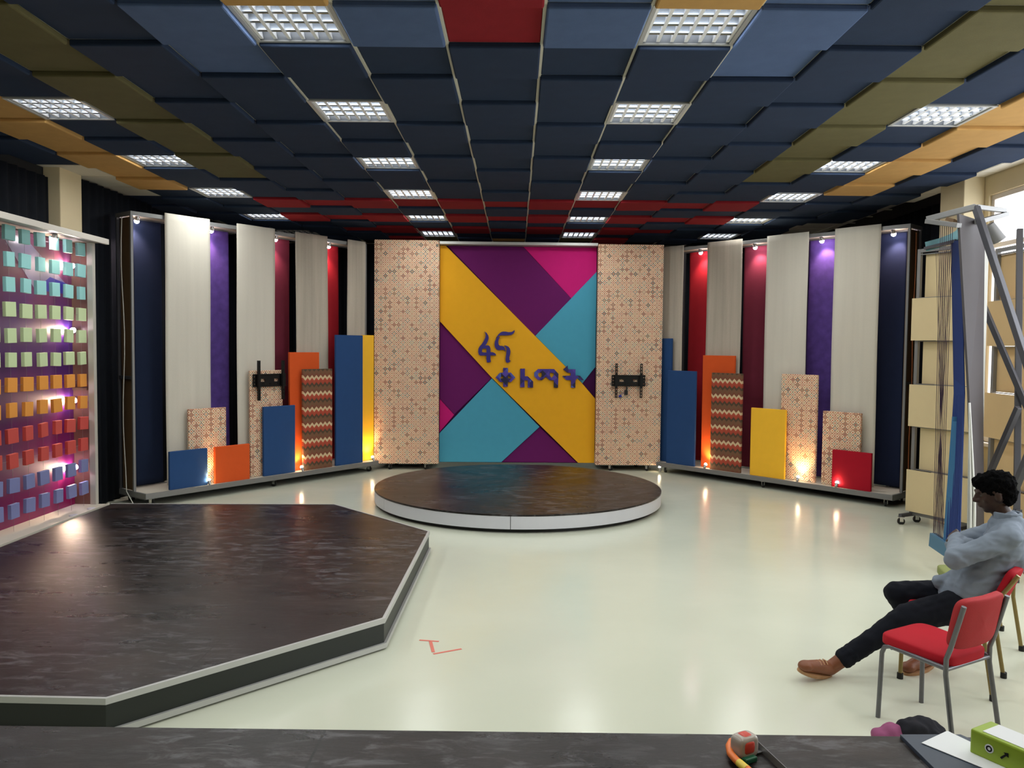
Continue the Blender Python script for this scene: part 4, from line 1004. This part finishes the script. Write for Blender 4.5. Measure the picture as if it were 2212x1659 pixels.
h_ = MB(); h_.ell(hp(-.022, 0, .050), (.106, .090, .086), HM); h_.ell(hp(-.052, 0, -.005), (.070, .080, .084), HM); h_.ell(hp(.035, 0, .080), (.066, .068, .046), HM)
blob('hair', m_hair, h_, man, .007, 1, disp=lambda p: .012 * noise.noise(p * 38) + .007 * noise.noise(p * 90))
s_ = MB()
s_.cap(R(2.91, 4.715, .955), R(2.90, 4.72, .80), .105, .132); s_.cap(R(2.90, 4.72, .80), R(2.76, 4.77, .60), .132, .14); s_.cap(R(2.76, 4.77, .60), R(2.71, 4.79, .53), .14, .135)
for k in (-.09, .09): s_.cap(R(2.91, 4.71, .90) + nn_ * k, R(2.76, 4.77, .58) + nn_ * k, .10, .105)
s_.cap(R(2.915, 4.71, .955), nS, .085, .068); s_.cap(nS, nE, .066, .056); s_.ell(nE, (.06, .06, .058)); s_.cap(nE, nWr, .054, .038)
s_.cap(R(2.915, 4.71, .955), fS, .085, .068); s_.cap(fS, fE, .066, .056); s_.cap(fE, fWr, .054, .038)
s_.cap(R(2.60, 4.86, .59), R(2.76, 4.78, .62), .045, .09)
blob('shirt', m_shirt, s_, man, .009, 3, disp=lambda p: .016 * (.35 - abs(noise.noise(Vector((p.x * 8 + p.z * 7, p.y * 8, p.z * 15))))) + .008 * (.3 - abs(noise.noise(Vector((p.x * 20 - p.z * 12, p.y * 20, p.z * 30))))))
col_ = MB(); cc = R(2.905, 4.73, 1.005)
for i in range(13):
    a = -2.3 + 4.6 * i / 12; v = (-f) * cos(a) + nn_ * sin(a); col_.cap(cc + v * .074 + Vector((0, 0, -.01)), cc + v * .078 + Vector((0, 0, .042)), .010, .008, 8)
    if i: 
        a0 = -2.3 + 4.6 * (i - 1) / 12; v0 = (-f) * cos(a0) + nn_ * sin(a0)
        for zz in (-.01, .003, .016, .029, .042): col_.cap(cc + v * .076 + Vector((0, 0, zz)), cc + v0 * .076 + Vector((0, 0, zz)), .009, .009, 8)
blob('collar', m_shirt, col_, man, .006, 2)
t_ = MB(); t_.cap(R(2.735, 4.73, .525), R(2.80, 4.86, .525), .125, .125)
t_.cap(hipN, kneeN, .105, .082); t_.cap(kneeN, ankN + (kneeN - ankN) * .12, .080, .054); t_.cap(hipF, kneeF, .095, .074); t_.cap(kneeF, ankF + (kneeF - ankF) * .1, .070, .050)
blob('trousers', m_jeans, t_, man, .010, 3, disp=lambda p: .009 * (.3 - abs(noise.noise(p * 11))) + .005 * noise.noise(p * 30))
for a_, k_ in ((ankN, kneeN), (ankF, kneeF)):
    c_ = MB(); u_ = (k_ - a_).normalized()
    c_.tube([a_ - u_ * .012, a_ + u_ * .01, a_ + u_ * .075], [.050, .060, .058], 18); c_.tube([a_ + u_ * .07, a_ + u_ * .085, a_ + u_ * .105], [.054, .060, .052], 18)
    blob('trouser_cuff', m_jeans, c_, man, .006, 2, disp=lambda p: .005 * noise.noise(p * 40))
def shoe(heel, toe, up, anke):
    d = (toe - heel).normalized(); L = .28; toe2 = heel + d * (L - .07)
    up = (up - d * up.dot(d)).normalized(); lat = d.cross(up)
    s = MB(); s.cap(heel - up * .0, heel + d * .09, .042, .042); s.cap(heel + d * .09, toe2 - up * .012, .042, .034); s.ell(toe2 - up * .01, (.045, .045, .032)); s.cap(heel + up * .0, anke, .042, .044)
    e = MB()
    so = blob('shoe', m_shoe, s, man, .006, 2)
    outl = []
    for i in range(28):
        a = 2 * pi * i / 28; x = cos(a); y = sin(a); xx = (x + 1) / 2 * (L + .01) - .045; wd = .046 if xx < .1 else .052
        if xx < .05: wd = .042
        outl.append((xx, y * wd))
    Mx = Matrix(((d.x, lat.x, up.x, heel.x), (d.y, lat.y, up.y, heel.y), (d.z, lat.z, up.z, heel.z), (0, 0, 0, 1)))
    MB().prism([outl], -.056, -.036, Mx).build('sole', m_sole, so, bevel=.004)
    lc = MB()
    for k in range(4):
        p = heel + d * (.075 + .022 * k) + up * (.046 - .006 * k); lc.tube([p - lat * .024 - up * .006, p + up * .003, p + lat * .024 - up * .006], .0028, 6)
    lc.build('laces', m_lace, so)
shoe(heelN, R(1.75, 4.74, .115), Vector((.35, -.25, .9)), ankN); shoe(heelF, R(2.42, 4.88, .055), Vector((.1, 0, 1)), ankF)

# ------------------------------------------------------------------ tape marks on the floor
m_tape = mat('red_tape', (222, 120, 104), .6)
def tape(a, b, w, label):
    a, b = onz(*a, 0).xy, onz(*b, 0).xy; d = (b - a).normalized(); n = Vector((-d.y, d.x)) * w / 2
    o = MB().prism([[tuple(a - n), tuple(b - n), tuple(b + n), tuple(a + n)]], .0005, .002).build('floor_tape', m_tape)
    return tag(o, label, 'tape mark', 'red tape marks on the floor')
tape((906, 1383), (948, 1386), .018, 'red tape strip forming the crossbar of the floor mark')
tape((930, 1386), (936, 1409), .022, 'short wider red tape strip below the crossbar')
tape((936, 1413), (997, 1402), .018, 'longest red tape strip, slanting away from the others')

# ------------------------------------------------------------------ desk in front
root = thing('black_desk', 'long worn black plywood desk across the near edge of the view', 'desk', (0, 0, 0))
ZD = .85
MB().box(-2.6, 2.5, 1.45, 2.352, ZD - .03, ZD).build('desk_top', m_stage, root, bevel=.002)
MB().box(-2.55, 2.45, 2.28, 2.30, .05, ZD - .03).build('front_panel', m_fascia, root)
for x in (-2.5, -.05, 2.4): MB().box(x - .02, x + .02, 1.5, 2.28, 0, ZD - .03).build('leg', m_fascia, root)
# tape measure
p0 = onz(1608, 1612, ZD + .03)
root = thing('tape_measure', 'clear and red tape measure lying at the end of the orange saw', 'tape measure', (p0.x, p0.y, ZD), .5)
blob('case', mat('tape_grey_clear', (176, 166, 158), .25), MB().ell((0, 0, .034), (.036, .026, .032), pw=.45, n=32, m=20), root, .003, 2)
MB().ell((-.004, 0, .037), (.024, .0285, .022), pw=.5).ell((.0, 0, .05), (.02, .018, .018), pw=.5).build('red_cover', mat('tape_red', (206, 70, 56), .35), root)
MB().box(-.03, .012, -.040, .028, .0, .016).build('green_base', mat('tape_green', (30, 92, 66), .4), root, bevel=.004)
MB().box(.035, .06, -.012, .012, .002, .006).build('hook', m_chrome, root)
# bow saw
m_sawor = mat('saw_orange', (236, 122, 50), .35); q = [onz(x, y, ZD + .018) for x, y in ((1592, 1598), (1580, 1602), (1575, 1612), (1578, 1628), (1590, 1642), (1606, 1656), (1640, 1682), (1690, 1712), (1730, 1716))]
c_saw = q[4].copy(); c_saw.z = ZD
root = thing('bow_saw', 'orange bow saw with yellow sticker and grey blade on the desk', 'saw', tuple(c_saw))
MB().tube([v - c_saw for v in q], .0105, 12).build('frame', m_sawor, root)
qa, qb = q[4] - c_saw, q[5] - c_saw; MB().tube([qa.lerp(qb, .4), qb, (q[6] - c_saw).lerp(qb, .75)], .0112, 12).build('sticker', mat('sticker_yellow', (236, 206, 80), .4), root)
b1, b2 = onz(1636, 1608, ZD + .012) - c_saw, onz(1750, 1716, ZD + .012) - c_saw
MB().bar(b1, b2, .002, .022).build('blade', m_steel, root); MB().bar(q[0] - c_saw, b1, .01, .012).build('blade_clamp', m_blackmetal, root)
# clipboard, paper, box file
m_board = mat('dark_slate_board', (52, 62, 78), .5, var=.15, vscale=8); m_paper = mat('white_paper', (226, 228, 232), .7)
def flat(name, pxs, z, th, m, label, cat):
    P = [onz(x, y, z + th).xy for x, y in pxs]; c = P[0]; o = MB().prism([[tuple(p - c) for p in P]], 0, th).build(name, m, bevel=.001); o.location = (c.x, c.y, z); return tag(o, label, cat)
flat('drawing_board', [(1944, 1586), (2075, 1586), (2330, 1700), (2280, 1790), (2120, 1760)], ZD + .0005, .012, m_board, 'dark slate coloured board lying on the black desk beneath white paper', 'board')
flat('paper_sheet', [(1990, 1604), (2046, 1578), (2260, 1680), (2200, 1690)], ZD + .0135, .002, m_paper, 'blank white paper sheet on the dark slate board', 'paper')
m_lime = mat('lime_card', (146, 172, 44), .4)
TLp = onz(2130, 1553, ZD + .085); BLp = onz(2096, 1572, ZD + .085)
root = thing('box_file', 'lime green box file with white label lying beside the paper sheet', 'box file', (BLp.x, BLp.y, ZD + .0135))
BRp = onz(2212, 1621, ZD + .085)
ex = (BRp - BLp); ex.z = 0; ex.normalize(); rzb = math.atan2(ex.y, ex.x); root.rotation_euler = (0, 0, rzb)
MB().box(0, .30, 0, .10, 0, .07).build('case', m_lime, root, bevel=.005)
MB().box(.028, .29, .012, .092, .07, .0715).build('label_sheet', m_paper, root)
def ring_mark(x, z, r):
    n = 24; o_ = [(x + r * cos(2 * pi * i / n), z + r * sin(2 * pi * i / n)) for i in range(n)]; i_ = [(x + r * .55 * cos(2 * pi * i / n), z + r * .55 * sin(2 * pi * i / n)) for i in range(n)]
    return [o_, i_]
MX2 = Matrix(((1, 0, 0, 0), (0, 0, 1, -.002), (0, 1, 0, 0), (0, 0, 0, 1)))
MB().prism([ring_mark(.055, .036, .012)[0]], 0, .0015, MX2).build('round_mark', m_paper, root)
MB().prism(ring_mark(.055, .036, .0085), -.0008, .0005, MX2).build('round_mark', m_blackmetal, root)
MB().prism([[(.085, .026), (.089, .022), (.102, .037), (.107, .034), (.106, .046), (.094, .043), (.098, .040)]], 0, .0012, MX2).build('arrow_mark', m_blackmetal, root)
# bag on the floor between desk and chair
bp_ = Vector((1.93, 3.80, 0))
root = thing('cloth_bundle', 'dark jacket bundle with a pink scarf on the floor by the desk edge', 'clothes bundle', tuple(bp_))
bb = MB(); bb.ell((.03, 0, .10), (.15, .12, .13)); bb.ell((.10, -.03, .08), (.10, .1, .10)); bb.ell((-.03, 0, .05), (.16, .12, .06))
blob('jacket', fabric('charcoal_cloth', (38, 38, 44), .2), bb, root, .01, 2, disp=lambda p: .03 * noise.noise(p * 11) + .01 * noise.noise(p * 30))
bb = MB(); bb.ell((-.14, 0, .08), (.06, .09, .10)); bb.ell((-.10, 0, .14), (.06, .07, .07)); bb.ell((-.15, 0, .035), (.08, .09, .04))
blob('scarf', fabric('pink_cloth', (150, 84, 120), .15), bb, root, .008, 2, disp=lambda p: .02 * noise.noise(p * 17))
